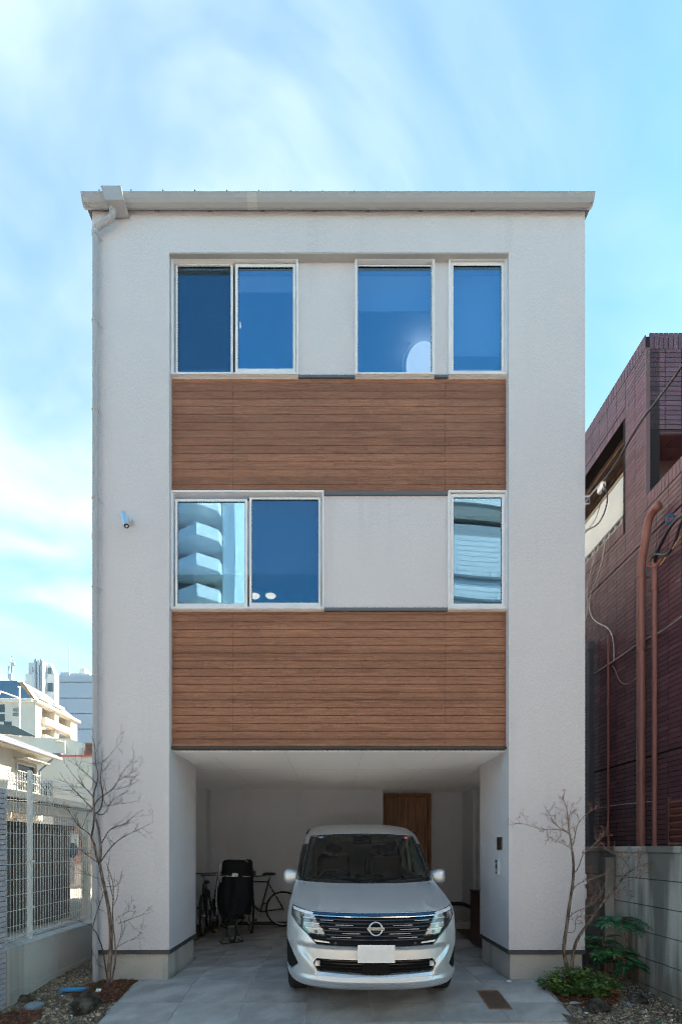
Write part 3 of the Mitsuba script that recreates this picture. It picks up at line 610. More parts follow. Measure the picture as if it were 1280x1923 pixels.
cavity = cavity - man(box(-1, 1, -1, 1.05, 0, 3)) - man(extr([(1.0, .4), (1.0, 1.05), (1.42, 1.02), (1.5, .4)], 2, 'yzx', -1))
body = BODY - cavity
body = body - (pry(band, -1, 1.0) - sh(.04)) - (pry(intake, -1, .6) - sh(.06)) - (pry(ws, -1, 2.7) - sh(.010))
for p in (vent, Polygon(mir(list(vent.exterior.coords)))): body = body - (pry(p, -1, .8) - sh(.05))
body = body - pry(glassp, -1, 2.6)
for p in sidewin: body = body - prx(Polygon(p).buffer(.02, join_style=2), -1, -.55) - prx(Polygon(p).buffer(.02, join_style=2), .55, 1)
body = body - pry(rnd([(-.6, 1.15), (.6, 1.15), (.52, 1.62), (-.52, 1.62)], .04), 4.0, 5)
for yw in (.93, 3.80): body = body - m3.Manifold.cylinder(2.4, .352, .352, 64, True).rotate([0, 90, 0]).translate([0, yw, .315]) + (BODY ^ man(box(-.60, .60, yw - .4, yw + .4, .2, .7)))
# bonnet shut line and side creases
hood_l = [(-.700, .935), (-.694, .935), (-.735, 1.10), (-.741, 1.10)]
for p in both(hood_l): body = body - (pry(p, -.2, 1.5) - sh(.012))
hood_front = [(-.78, .9515), (-.6, .9265), (-.3, .924), (0, .9235), (.3, .924), (.6, .9265), (.78, .9515), (.78, .956), (.6, .931), (.3, .9285), (0, .928), (-.3, .9285), (-.6, .931), (-.78, .956)]
body = body - (pry(hood_front, -.2, 1.0) - sh(.03))
lipcut = [(-.540, .352), (.540, .352), (.515, .296), (-.515, .296)]
body = body - (pry(lipcut, -.2, .5) - sh(.010))
rot = np.array([[1, 0, 0], [0, math.cos(CAR_PITCH), -math.sin(CAR_PITCH)], [0, math.sin(CAR_PITCH), math.cos(CAR_PITCH)]])
def carm(mesh):
    v, f = va(mesh); v = v - [0, 3.8, 0]
    v = v @ rot.T + [0, 3.8, 0]
    return v + [CAR_X, CAR_Y, .003], f
CAR = thing('minivan', 'silver minivan with a black slatted grille parked nose out in the garage', 'car')
def cadd(part, mesh, mat_, col=None, smooth=False, label=None): return add(CAR + '__' + part, carm(mesh), mat_, col, smooth, label)
cadd('body', body, 'paint', None, 28)
BG = 'black_gloss'
cadd('grille', conf(Polygon(band).buffer(-.003), -.030, .055), 'black_matte', None, 28, 'black grille with fine dark slats')
gr = CAR + '__grille'
for zc_, h, hw, mt in ((.880, .008, .555, 'chrome'), (.853, .008, .535, 'vc_gloss'), (.822, .008, .52, 'vc_gloss'), (.790, .008, .49, 'vc_gloss'), (.752, .008, .465, 'vc_gloss'), (.716, .008, .44, 'vc_gloss'), (.680, .010, .44, 'vc_gloss')):
    p = [(-hw, zc_ + .004), (0, zc_ - .002), (hw, zc_ + .004), (hw, zc_ + .004 + h), (0, zc_ - .002 + h), (-hw, zc_ + .004 + h)]
    add(gr + '__slat', carm(conf(p, -.012, .05)), mt, None if mt == 'chrome' else (.03, .045, .075), 28)
for zc_, a, b in ((.846, -.50, -.38), (.846, .36, .50), (.808, -.36, -.20), (.808, .16, .34), (.772, -.42, -.33), (.772, .22, .40), (.735, -.30, -.14), (.735, .12, .32), (.70, -.40, -.22), (.70, .2, .38)):
    add(gr + '__accent', carm(conf([(a, zc_), (b, zc_), (b, zc_ + .007), (a, zc_ + .005)], -.018, .05)), 'vc_metal', (.42, .43, .45), 28)
cadd('bonnet_reflection', conf([(-.555, .899), (-.3, .8935), (0, .892), (.3, .8935), (.555, .899), (.575, .917), (.3, .9145), (0, .914), (-.3, .9145), (-.575, .917)], -.006, .05), 'vc_satin', (.012, .05, .13), 28, 'strip along the bonnet edge coloured dark blue for the reflected sky')  # sky reflection painted as a dark blue strip
for p, w_ in ((head, ''), (mir(head), '')):
    sg = 1 if p is head else -1
    hl = numbered(CAR + '__headlight')
    P2 = lambda q: q if sg > 0 else mir(q)
    add(hl + '__housing', carm(conf(Polygon(p).buffer(-.004), -.022, .05)), 'vc_gloss', (.025, .03, .035), 28)
    # inner reflector column, three bright steps, running light strip and outer bulb
    inner = Polygon([(-.655, .905), (-.585, .905), (-.448, .716), (-.60, .728), (-.66, .79)])
    for k, (za, zb) in enumerate(((.862, .902), (.818, .858), (.772, .814), (.722, .768))):
        g = inner.intersection(sbox(-.9, za, 0, zb)).buffer(-.003)
        if g.is_empty: continue
        q = list(g.exterior.coords)[:-1]
        add(hl + '__reflector', carm(conf(P2(q) if sg > 0 else [(-x, z) for x, z in q][::-1], -.010, .05)), 'vc_satin', ((.34, .35, .36), (.22, .23, .25), (.42, .42, .41), (.50, .49, .47))[k], 28)
        b0 = g.bounds; lens = [((b0[0] + b0[2]) / 2 - .012 + .03 * (k == 0), (za + zb) / 2 - .012), ((b0[0] + b0[2]) / 2 + .02 + .03 * (k == 0), (za + zb) / 2 - .012), ((b0[0] + b0[2]) / 2 + .02 + .03 * (k == 0), (za + zb) / 2 + .012), ((b0[0] + b0[2]) / 2 - .012 + .03 * (k == 0), (za + zb) / 2 + .012)]
        add(hl + '__projector', carm(conf(P2(lens), -.007, .05)), 'vc_satin', (.62, .62, .62) if k % 2 == 0 else (.06, .065, .07), 28)
    add(hl + '__light_strip', carm(conf(P2([(-.776, .939), (-.766, .916), (-.585, .889), (-.560, .910)]), -.006, .05)), 'vc_gloss', (.80, .82, .86), 28)
    for q in ([(-.665, .858), (-.663, .864), (-.545, .864), (-.54, .858)], [(-.655, .814), (-.65, .820), (-.512, .820), (-.508, .814)], [(-.635, .766), (-.63, .773), (-.478, .773), (-.474, .766)]):
        add(hl + '__light_bar', carm(conf(P2(q), -.006, .05)), 'vc_gloss', (.86, .88, .9), 28)
    add(hl + '__bulb', carm(conf(P2([(-.745, .90), (-.70, .90), (-.69, .84), (-.735, .86)]), -.012, .05)), 'vc_metal', (.4, .42, .45), 28)
    ln = conf(Polygon(p), -.001, .004); v, f = va(ln); fn = np.cross(v[f[:, 1]] - v[f[:, 0]], v[f[:, 2]] - v[f[:, 0]]); fn /= np.linalg.norm(fn, axis=1, keepdims=True) + 1e-20
    add(hl + '__lens', carm((v, f[fn[:, 1] < -.05])), 'glass_clear', None, True)
    cadd('turn_signal_strip', conf(P2(lowstrip), -.006, .05), 'vc_metal', (.62, .63, .65), 28)
cadd('lower_intake', conf(intake.buffer(-.003), -.05, .075), 'black_matte', None, 28)
li = CAR + '__lower_intake'
for z0 in (.395, .425, .455, .482): add(li + '__bar', carm(conf([(-.50, z0), (.50, z0), (.50, z0 + .010), (-.50, z0 + .010)], -.025, .07)), BG, None, 28)
for s in (-1, 1): add(li + '__fog_light', carm(conf([(s * .525 - .022, .425), (s * .525 + .022, .425), (s * .525 + .022, .475), (s * .525 - .022, .475)], -.018, .07)), 'vc_metal', (.75, .76, .78), 28)
add(li + '__sensor', carm(conf([(-.12, .372), (.12, .372), (.12, .50), (-.12, .50)], -.010, .07)), 'black_matte', None, 28)
cadd('front_lip', conf(Polygon(lipcut).buffer(-.003), -.004, .03), 'vc_metal', (.62, .70, .82), 28, 'lower lip with blue skylight put into its colour')  # blue skylight on the lip is part of its colour
for p in (vent, Polygon([(-x, z) for x, z in vent.exterior.coords])): cadd('side_vent', conf(p.buffer(-.003), -.035, .07, .8), 'black_matte', None, 28)
# emblem and plate
ey = float(np.interp(.787, [.6, .7, .8, .87], [.014, .026, .045, .066])) - .012
em_ = CAR + '__emblem'
add(em_ + '__ring', carm(torus((0, ey, .787), .058, .0068, (0, 1, -.2), 40, 8)), 'chrome', None, True)
add(em_ + '__bar', carm(cbox(-.077, .077, ey - .006, ey + .006, .773, .800, .003)), 'vc_metal', (.62, .64, .66))
tv, tf = va(meshkit.text_mesh('NISSAN', .016, .003, bold=True)); tw = tv[:, 0].max() - tv[:, 0].min()
tv = np.stack([(tv[:, 0] - tv[:, 0].min() - tw / 2) * (.136 / tw), ey - .0062 - tv[:, 2] * 1.0 + .0, tv[:, 1] + .7785], 1)
add(em_ + '__lettering', carm((tv, tf)), 'vc_gloss', (.03, .03, .035))
cadd('number_plate', cbox(-.165, .165, -.012, -.008, .492, .652, .0015), 'vc_satin', (.80, .80, .80), False, 'blank white number plate')
add(CAR + '__number_plate__bracket', carm(box(-.10, .10, -.0079, .05, .52, .63)), 'black_matte')
for x, z in ((-.36, .650), (.36, .650)): cadd('parking_sensor', conf([(x + .012 * math.cos(a), z + .012 * math.sin(a)) for a in np.arange(12) * math.pi / 6], -.022, .05), 'vc_satin', (.06, .06, .065), 28)
for s in (-1, 1): cadd('parking_sensor', conf([(s * .70 + .011 * math.cos(a), .60 + .011 * math.sin(a)) for a in np.arange(12) * math.pi / 6], .0015, .05), 'vc_satin', (.5, .51, .53), 28)
# windscreen: black ceramic border and clear glass
cadd('windscreen_border', conf(ws.difference(glassp.buffer(-.004)), -.004, .012, 2.7), BG, None, 28)
def outer_sheet(M, axis, sign):
    v, f = va(M); fn = np.cross(v[f[:, 1]] - v[f[:, 0]], v[f[:, 2]] - v[f[:, 0]]); fn /= np.linalg.norm(fn, axis=1, keepdims=True) + 1e-20
    return v, f[fn[:, axis] * sign > .12]
cadd('windscreen', outer_sheet(conf(glassp, -.006, .010, 2.6), 1, -1), 'glass_car', None, True)
for p in sidewin:
    for s in (-1, 1):
        g = (prx(Polygon(p), -1, -.5) if s < 0 else prx(Polygon(p), .5, 1)) ^ BODY.translate([-s * .006, 0, 0])
        g = g - BODY.translate([-s * .012, 0, 0])
        cadd('side_window', outer_sheet(g, 0, s), 'glass_car' if p is sidewin[0] or p is sidewin[1] else 'glass_privacy', None, True)
        fr = ((prx(Polygon(p).buffer(.021, join_style=2).difference(Polygon(p).buffer(-.001)), *((-1, -.5) if s < 0 else (.5, 1)))) ^ BODY.translate([-s * .003, 0, 0])) - BODY.translate([-s * .02, 0, 0])
        cadd('window_trim', fr, BG, None, 28)
rw = (pry(rnd([(-.59, 1.16), (.59, 1.16), (.51, 1.61), (-.51, 1.61)], .04), 4.0, 5) ^ BODY.translate([0, -.004, 0])) - BODY.translate([0, -.010, 0])
cadd('rear_window', outer_sheet(rw, 1, 1), 'glass_privacy', None, True)
# black pillars beside the windscreen, wipers, mirrors
for p in both([(-.95, 1.135), (-.754, 1.128), (-.736, 1.30), (-.700, 1.56), (-.95, 1.53)]): cadd('front_pillar', conf(p, .002, .012, 2.12), BG, None, 28, 'black windscreen pillar')
for a, b in (((-.62, 1.30, 1.150), (.02, 1.075, 1.135)), ((.05, 1.08, 1.135), (.66, 1.36, 1.165))):
    a, b = np.array(a), np.array(b)
    cadd('wiper', tube([a + [0, -.04, .015], (a + b) / 2 + [0, -.05, .018], b + [0, -.03, .012]], .011, 6), 'black_matte', None, True)
for s in (-1, 1):
    mk = numbered(CAR + '__door_mirror')
    c = np.array([s * .885, 1.56, 1.16])
    h = blob((0, 0, 0), (.095, .085, .085), 1, 4, 0.0); v, f = h; v = v.copy()
    v = np.sign(v) * (np.abs(v / [.095, .085, .085]) ** .8) * [.095, .085, .085]; v[:, 2] *= 1 + .25 * s * v[:, 0] / .095; v[:, 1] = np.where(v[:, 1] > .03, .03 + (v[:, 1] - .03) * .15, v[:, 1])
    add(mk, carm((v + c, f)), 'paint', None, True)
    add(mk + '__arm', carm(tube([c + [-s * .05, .0, -.06], c + [-s * .12, .04, -.085]], [.03, .035], 10)), 'black_matte', None, True)
    add(mk + '__glass', carm(cbox(c[0] - .09, c[0] + .09, c[1] + .042, c[1] + .046, c[2] - .06, c[2] + .06, .004)), 'chrome')
# wheels
for yw in (.93, 3.80):
    for s in (-1, 1):
        wk = numbered(CAR + '__wheel'); cx = s * .745
        add(wk + '__tyre', carm(lathe([(.20, -.095), (.275, -.1), (.305, -.085), (.315, -.05), (.315, .05), (.305, .085), (.275, .1), (.20, .095)], (cx, yw, .315), 'x', 40)), 'rubber', None, True)
        add(wk + '__rim', carm(lathe([(0, s * .055), (.05, s * .06), (.09, s * .045), (.185, s * .07), (.205, s * .085), (.205, -s * .08), (.19, -s * .08)], (cx, yw, .315), 'x', 32)), 'vc_metal', (.55, .56, .58), 30)
cadd('underbody', box(-.66, .66, .35, 4.4, .20, .32), 'black_matte')
# roof rails and stickers
for s in (-1, 1): cadd('roof_rail', tube([(s * .735, 2.2, 1.70), (s * .715, 2.5, 1.755), (s * .70, 3.2, 1.79), (s * .70, 4.0, 1.77)], .012, 8), BG, None, True)
cadd('blue_sticker', conf([(-.560, 1.632), (-.505, 1.634), (-.505, 1.65), (-.560, 1.648)], .001, .0, 2.6) , 'vc_satin', (.25, .62, .75), False, 'small pale blue sticker at the top of the windscreen')
cadd('red_sticker', conf([(.56 + .035 * math.cos(a), 1.632 + .017 * math.sin(a)) for a in np.arange(16) * math.pi / 8], .001, .0, 2.6), 'vc_satin', (.55, .05, .05), False, 'small round red sticker at the top of the windscreen')
cadd('white_mark', conf([(.56 + .016 * math.cos(a), 1.632 + .008 * math.sin(a)) for a in np.arange(12) * math.pi / 6], .0025, .0, 2.6), 'vc_satin', (.8, .8, .8))
# cabin
DK = (.006, .0065, .008)
dash = [(1.12, .55), (1.12, 1.095), (1.30, 1.135), (1.55, 1.10), (1.62, 1.0), (1.60, .7), (1.45, .55)]
cadd('dashboard', extr(dash, 1.42, 'yzx', -.71), 'vc_satin', (.020, .026, .032), 28)
cadd('instrument_hood', cbox(-.56, -.18, 1.40, 1.56, 1.095, 1.165, .03), 'vc_satin', (.05, .06, .07)); cadd('centre_screen', cbox(-.12, .22, 1.44, 1.47, 1.08, 1.19, .01), BG)
swc = np.array([-.37, 1.72, 1.07]); cadd('steering_wheel', cat([torus(swc, .18, .016, (0, 1, .45), 40, 10), tube([swc + [-.17, 0, 0], swc, swc + [.17, 0, 0]], .016, 8), tube([swc, swc + [0, .07, -.155]], .016, 8), blob(swc, (.06, .04, .06), 1, 2, 0)]), 'vc_satin', (.07, .07, .075), True)
for y0_, xs in ((2.25, (-.37, .37)), (3.25, (-.37, .37))):
    for x in xs:
        st = numbered(CAR + '__seat')
        v, f = cbox(-.25, .25, 0, .16, 0, .62, .06); v = v.copy(); v[:, 1] += v[:, 2] * .22; v[:, 0] *= 1 - .18 * v[:, 2]
        add(st + '__backrest', carm((v + [x, y0_ + .1, .78], f)), 'vc_satin', DK); add(st + '__cushion', carm(cbox(x - .25, x + .25, y0_ - .42, y0_ + .14, .62, .80, .06)), 'vc_satin', DK)
        add(st + '__headrest', carm(blob((x, y0_ + .29, 1.49), (.12, .055, .085), 1, 3, 0)), 'vc_satin', DK, True)
        for s in (-1, 1): add(st + '__headrest_post', carm(tube([(x + s * .05, y0_ + .26, 1.36), (x + s * .05, y0_ + .28, 1.45)], .008)), 'chrome')
cadd('rear_view_mirror', cbox(-.12, .12, 1.93, 1.96, 1.555, 1.615, .012), 'black_matte'); cadd('mirror_camera', cbox(-.11, .11, 1.80, 1.93, 1.60, 1.645, .02), 'black_matte')
cadd('cabin_floor', box(-.74, .74, 1.5, 4.4, .452, .47), 'vc_matte', (.03, .03, .03)); 
cadd('headliner', extr([(2.02, 1.655), (2.3, 1.715), (3.8, 1.74), (3.8, 1.75), (2.3, 1.725), (2.0, 1.665)], 1.1, 'yzx', -.55), 'vc_matte', (.22, .215, .20))
for s in (-1, 1):
    for y_ in (1.99, 3.0): cadd('pillar_trim', tube([(s * .735, y_, 1.14), (s * .665, y_ + .18, 1.62)], [.03, .03], 8), 'vc_matte', (.45, .45, .42), True)
    cadd('pillar_trim', tube([(s * .735, 1.66, 1.12), (s * .71, 1.85, 1.34), (s * .63, 2.08, 1.64)], [.028, .026, .024], 8), 'vc_matte', (.45, .45, .42), True)
for x in (-.47, .47): cadd('sun_visor', cbox(x - .17, x + .17, 1.96, 2.12, 1.645, 1.66, .006), 'vc_matte', (.22, .215, .20))
# ---------------------------------------------------------------- left side: low wall, wire fence, tile pier
WX = -3.2
lw = thing('boundary_wall', 'low concrete boundary wall under the wire fence on the left', 'wall')
add(lw + '__footing', box(WX - .16, WX + .012, -.70, 9.0, -.35, .06), 'concrete')
v, f = box(WX - .15, WX, -.70, 9.0, .0601, .485)
add(lw + '__wall', (v, f), 'concrete')
add(lw + '__coping', cbox(WX - .155, WX + .006, -.705, 9.0, .4851, .502, .006), 'concrete')
fe = thing('wire_fence', 'pale grey welded wire fence standing on the low concrete wall', 'fence')
FX, FT, FB = WX - .07, 2.27, .52
WC = (.60, .61, .60)
for yy in (-.20, 1.80, 3.8): 
    po = numbered(fe + '__post')
    add(po, lathe([(0, .50), (.027, .50), (.027, 2.33), (.02, 2.345), (0, 2.35)], (FX - .035, yy, 0), 'z', 14), 'vc_satin', (.66, .655, .63), 30)
    for zc in (.85, 1.35, 1.85): add(po + '__clamp', cat([torus((FX - .035, yy, zc), .03, .006, (0, 0, 1), 16, 6), cbox(FX - .012, FX + .006, yy - .03, yy + .03, zc - .012, zc + .012, .003)]), 'vc_satin', (.6, .6, .58))
for k, yy in enumerate(np.arange(-.62, 3.7, .05)):
    b = .035
    z0, z1 = FB + .03, FT - .04
    pts = [(FX, yy, z0 + .06), (FX + b, yy, z0 + .03), (FX, yy, z0), (FX, yy, z0 + .06), (FX, yy, z1 - .08), (FX + b, yy, z1 - .02), (FX + b * .3, yy, z1 + .05), (FX - b * .6, yy, z1 + .03), (FX, yy, z1 - .08)]
    add(fe + '__wire', tube(pts, .0030, 5), 'vc_satin', WC)
for zz in [FB + .06] + list(np.arange(FB + .17, FT - .2, .16)) + [FT - .12]:
    add(fe + '__rail_wire', tube([(FX - .004, -.66, zz), (FX - .004, 3.8, zz)], .0030, 5), 'vc_satin', WC)
for zz, xx in ((FT + .008, FX + .012), (FT - .06, FX + .036), (FB + .03, FX + .0), (FB + .06, FX + .036)): add(fe + '__rail_wire', tube([(xx, -.66, zz), (xx, 3.8, zz)], .0030, 5), 'vc_satin', WC)
pi_ = thing('gate_pier', 'grey tiled gate pier at the left edge of the photo', 'pier')
px0, px1, py0, py1, pt = WX - .5, WX - .012, -1.05, -.71, 2.08
add(pi_ + '__core', box(px0 + .012, px1 - .012, py0 + .012, py1 - .012, -.3, pt - .01), 'vc_matte', (.06, .055, .06))
for k in range(int((pt + .2) / .0505)):
    z1 = pt - .0505 * k
    h = float(rng.uniform(.92, 1.06)); off = (k % 2) * .12
    edges = [px0] + [x for x in np.arange(px0 + .06 + off, px1, .24) if x > px0 + .05 and x < px1 - .04] + [px1]
    for a, b in zip(edges[:-1], edges[1:]): add(pi_ + '__tile', cbox(a + .002, b - .002, py0, py0 + .011, z1 - .044, z1, .002), 'vc_satin', np.array([.36, .36, .40]) * h)
    for a, b in ((py0, -.885), (-.882, py1)): add(pi_ + '__tile', cbox(px1 - .0115, px1, a + .0125 * (a == py0), b, z1 - .044, z1, .002), 'vc_satin', np.array([.36, .36, .40]) * h)
# ---------------------------------------------------------------- left: carport, shed, neighbour house, far buildings
CPX = -5.0
cp = thing('carport', 'cream aluminium carport behind the wire fence', 'carport')
CC = (.80, .70, .54)  # cream, lightened and warmed to stand in for missing sunlight
zb = 2.06
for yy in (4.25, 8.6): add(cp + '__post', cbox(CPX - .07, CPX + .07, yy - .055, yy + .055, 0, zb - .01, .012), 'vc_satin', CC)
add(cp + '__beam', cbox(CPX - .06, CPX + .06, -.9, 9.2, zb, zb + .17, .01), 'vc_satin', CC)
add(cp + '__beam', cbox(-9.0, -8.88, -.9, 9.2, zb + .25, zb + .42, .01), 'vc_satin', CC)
brace = [(0, 0), (.0, -.35), (.06, -.35), (.35, -.06), (.35, 0)]
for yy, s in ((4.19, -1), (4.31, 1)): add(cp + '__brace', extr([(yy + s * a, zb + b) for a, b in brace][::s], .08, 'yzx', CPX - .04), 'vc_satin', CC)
for k in range(9): 
    yy = -.6 + 1.2 * k; add(cp + '__rafter', tube([(CPX + .05, yy, zb + .19), (-9.0, yy, zb + .45)], .028, 6), 'vc_satin', (.50, .46, .40))
for k in range(8):
    yy = -.58 + 1.2 * k; add(cp + '__roof_panel', quad((CPX + .25, yy, zb + .235), (CPX + .25, yy + 1.14, zb + .235), (-9.2, yy + 1.14, zb + .50), (-9.2, yy, zb + .50)), 'vc_matte', (.13, .105, .085))
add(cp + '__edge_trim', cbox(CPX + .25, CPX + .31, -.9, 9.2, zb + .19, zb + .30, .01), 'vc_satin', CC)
sh_ = thing('storage_shed', 'dark grey metal storage shed behind the wire fence', 'shed')
SX = -5.6
add(sh_ + '__body', box(SX - 1.2, SX, 1.7, 4.75, .04, 1.86), 'vc_satin', (.115, .110, .098))
for k in range(13): add(sh_ + '__panel_rib', cbox(SX + .001, SX + .02, 1.75 + .235 * k, 1.80 + .235 * k, .1, 1.83, .004), 'vc_satin', (.13, .125, .11))
add(sh_ + '__roof', cbox(SX - 1.3, SX + .08, 1.62, 4.83, 1.865, 1.96, .02), 'vc_satin', (.085, .082, .078)); add(sh_ + '__door_handle', cbox(SX + .021, SX + .04, 2.5, 2.54, .9, 1.1, .004), 'vc_satin', (.03, .03, .03))
nh = thing('neighbour_house', 'cream rendered house with a metal eave at the far left', 'house')
NX = -9.0
yA, yB = 4.0, PX(70, 0) * 0 + 9 * F / 553 - DIST
ez = 4.46
wy0, wy1, wz0, wz1 = 9 * F / 593.3 - DIST, 9 * F / 554.5 - DIST, 3.13, 3.96
wallp = sbox(yA, -.1, yB, ez).difference(sbox(wy0, wz0, wy1 - .02, wz1))
add(nh + '__wall', extr(wallp, .2, 'yzx', NX - .2), 'weathered_cream'); add(nh + '__end_wall', box(-16, NX - .21, yB - .2, yB, -.1, ez), 'weathered_cream')
v, f = box(-13, NX + .42, yA, yB + .35, ez + .0, ez + .09); v = v.copy(); v[:, 2] += (NX - v[:, 0]) * .38
add(nh + '__roof', (v, f), 'vc_satin', (.17, .18, .20))
add(nh + '__gutter', tube([(NX + .46, yA, ez - .17), (NX + .46, yB + .45, ez - .17)], .06, 10), 'vc_satin', (.30, .33, .38), True)
add(nh + '__soffit', box(NX + .001, NX + .40, yA, yB + .3, ez - .20, ez - .17), 'vc_matte', (.62, .60, .52))
add(nh + '__downpipe', tube([(NX + .44, yB + .1, ez - .2), (NX + .06, yB + .03, ez - .6), (NX + .06, yB + .03, 0)], .03, 8), 'vc_satin', (.26, .28, .32), True)
add(nh + '__awning', cbox(NX + .001, NX + .42, wy0 - .12, wy1 + .02, wz1 + .06, wz1 + .10, .01), 'vc_satin', (.42, .42, .40))
nw = nh + '__window'
add(nw + '__frame', extr(sbox(wy0, wz0, wy1 - .02, wz1).difference(sbox(wy0 + .04, wz0 + .04, wy1 - .06, wz1 - .04)), .1, 'yzx', NX - .06), 'vc_satin', (.5, .5, .48))
add(nw + '__pane', box(NX - .05, NX - .045, wy0 + .03, wy1 - .05, wz0 + .03, wz1 - .03), 'vc_gloss', (.05, .055, .06))
for k in range(9): add(nw + '__bar', tube([(NX + .10, wy0 + .03 + k * (wy1 - wy0 - .08) / 8, wz0 - .02), (NX + .10, wy0 + .03 + k * (wy1 - wy0 - .08) / 8, wz0 + .58)], .009, 5), 'vc_satin', (.62, .62, .6))
for zz in (wz0, wz0 + .28, wz0 + .56): add(nw + '__bar', tube([(NX + .10, wy0 - .06, zz), (NX + .10, wy1, zz)], .014, 5), 'vc_satin', (.62, .62, .6))
# cream block behind it
cbk = thing('cream_building', 'plain cream building with a red coping line and a barred window', 'building')
yb = 12.6
def F_(px, y): return PX(px, y)
bx0, bx1, bz = F_(20, yb), F_(185, yb), PZ(1421, yb)
wa = (F_(76, yb), PZ(1497, yb), F_(99, yb), PZ(1468, yb))
add(cbk + '__wall', extr(sbox(bx0, -.1, bx1, bz).difference(sbox(*wa)), .2, 'xzy', yb), 'weathered_cream')
add(cbk + '__side_wall', box(bx1, bx1 + .01, yb + .2, yb + 5, -.1, bz), 'weathered_cream')
add(cbk + '__coping', cbox(bx0 - .05, bx1 + .05, yb - .06, yb + .25, bz, bz + .06, .01), 'vc_satin', (.42, .12, .12))
add(cbk + '__roof_rail', cbox(F_(73, yb), F_(117, yb), yb - .10, yb + .1, bz + .062, bz + .13, .01), 'vc_satin', (.17, .20, .25))
cw = cbk + '__window'
add(cw + '__pane', box(wa[0], wa[2], yb + .09, yb + .1, wa[1], wa[3]), 'vc_gloss', (.06, .07, .075)); add(cw + '__frame', extr(sbox(*wa).difference(sbox(*wa).buffer(-.035, join_style=2)), .1, 'xzy', yb - .01), 'vc_satin', (.36, .31, .27))
for k in range(7): add(cw + '__bar', tube([(wa[0] + (k + .5) * (wa[2] - wa[0]) / 7, yb - .05, wa[1]), (wa[0] + (k + .5) * (wa[2] - wa[0]) / 7, yb - .05, wa[3])], .012, 5), 'vc_satin', (.6, .6, .58))
# brick-trimmed building whose corner shows beside our house
bp = thing('brick_trimmed_building', 'pale building corner with brown brick bands beside the downpipe', 'building')
y_ = 13.8
add(bp + '__wall', box(F_(148, y_), F_(215, y_), y_, y_ + 4, -.1, PZ(1404, y_)), 'weathered_cream')
for a, b, c, d, t in ((139, 200, 1446, 1431, .5), (164, 200, 1428, 1411, .25), (163, 200, 1460, 1447, .3), (165, 200, 1412, 1396, .2)):
    x0, z0, x1, z1 = F_(a, y_), PZ(c, y_), F_(b, y_), PZ(d, y_); nr = max(2, int((z1 - z0) / .075))
    for r in range(nr):
        hh = (z1 - z0) / nr; xs = np.arange(x0, x1, .24)
        for x in xs: add(bp + '__brick', box(x, min(x + .23, x1), y_ - t, y_ - .001, z0 + r * hh, z0 + r * hh + hh - .012), 'vc_matte', np.array([.33, .17, .12]) * rng.uniform(.85, 1.15))
add(bp + '__column', box(F_(150, y_ - .3), F_(154.5, y_ - .3), y_ - .35, y_ - .25, 0, PZ(1446, y_)), 'vc_matte', (.42, .30, .27))
lowb = thing('brick_house', 'reddish brick house front glimpsed under the carport', 'house')
y_ = 11.8; r_ = np.random.default_rng(5)
add(lowb + '__wall', box(F_(98, y_), F_(180, y_), y_ + .03, y_ + .6, -.1, PZ(1528, y_)), 'vc_matte', (.45, .42, .40))
for k in range(24):
    for x in np.arange(F_(140, y_), F_(176, y_), .24): add(lowb + '__brick', box(x, x + .228, y_, y_ + .029, .9 + .075 * k, .963 + .075 * k), 'vc_matte', np.array([.36, .18, .13]) * r_.uniform(.85, 1.15))
add(lowb + '__shutter', box(F_(100, y_), F_(139, y_), y_ - .01, y_ + .029, .2, PZ(1533, y_)), 'vc_satin', (.15, .16, .19)); 
add(lowb + '__window', box(F_(135, y_), F_(149, y_), y_ - .03, y_ - .011, PZ(1592, y_), PZ(1566, y_)), 'vc_gloss', (.28, .36, .40))
for k in range(4): add(lowb + '__window__bar', box(F_(136 + 3.6 * k, y_), F_(136.6 + 3.6 * k, y_), y_ - .04, y_ - .031, PZ(1592, y_), PZ(1566, y_)), 'vc_satin', (.65, .66, .66))
# further cream wall
fw = thing('pale_wall_building', 'long pale cream building with a stepped top behind the cream building', 'building')
y_ = 19.0
g = Polygon([(F_(-40, y_), -.1), (F_(168, y_), -.1), (F_(168, y_), PZ(1400, y_)), (F_(131, y_), PZ(1387, y_)), (F_(70, y_), PZ(1385, y_)), (F_(20, y_), PZ(1382, y_)), (F_(-40, y_), PZ(1378, y_))])
add(fw + '__wall', extr(g, 3, 'xzy', y_), 'weathered_cream'); add(fw + '__pipe', tube([(F_(108, y_), y_ - .1, PZ(1393, y_)), (F_(124, y_), y_ - .1, PZ(1394, y_)), (F_(125, y_), y_ - .1, PZ(1420, y_))], .05, 8), 'vc_satin', (.62, .6, .56), True)
add(fw + '__dark_parapet', extr(Polygon([(F_(-5, y_ - .1), PZ(1378, y_ - .1)), (F_(-5, y_ - .1), PZ(1360, y_ - .1)), (F_(30, y_ - .1), PZ(1364, y_ - .1)), (F_(70, y_ - .1), PZ(1384, y_ - .1))]), .1, 'xzy', y_ - .2), 'vc_gloss', (.10, .10, .09))
# mansard apartment building
ma = thing('mansard_building', 'cream apartment building with a mansard roof, balconies and a slate blue roof side', 'building')
D0 = 38.0; MX = PX(66, D0 - DIST); y0, y1 = D0 - DIST, MX * F / (145 - VPX) - DIST
ze, zt = PZ(1313, y0), PZ(1279, y0) + .1
MC = (.56, .52, .46)
add(ma + '__front_wall', box(MX - 22, MX - .4, y0, y0 + .4, 0, ze), 'vc_matte', (.58, .54, .48))
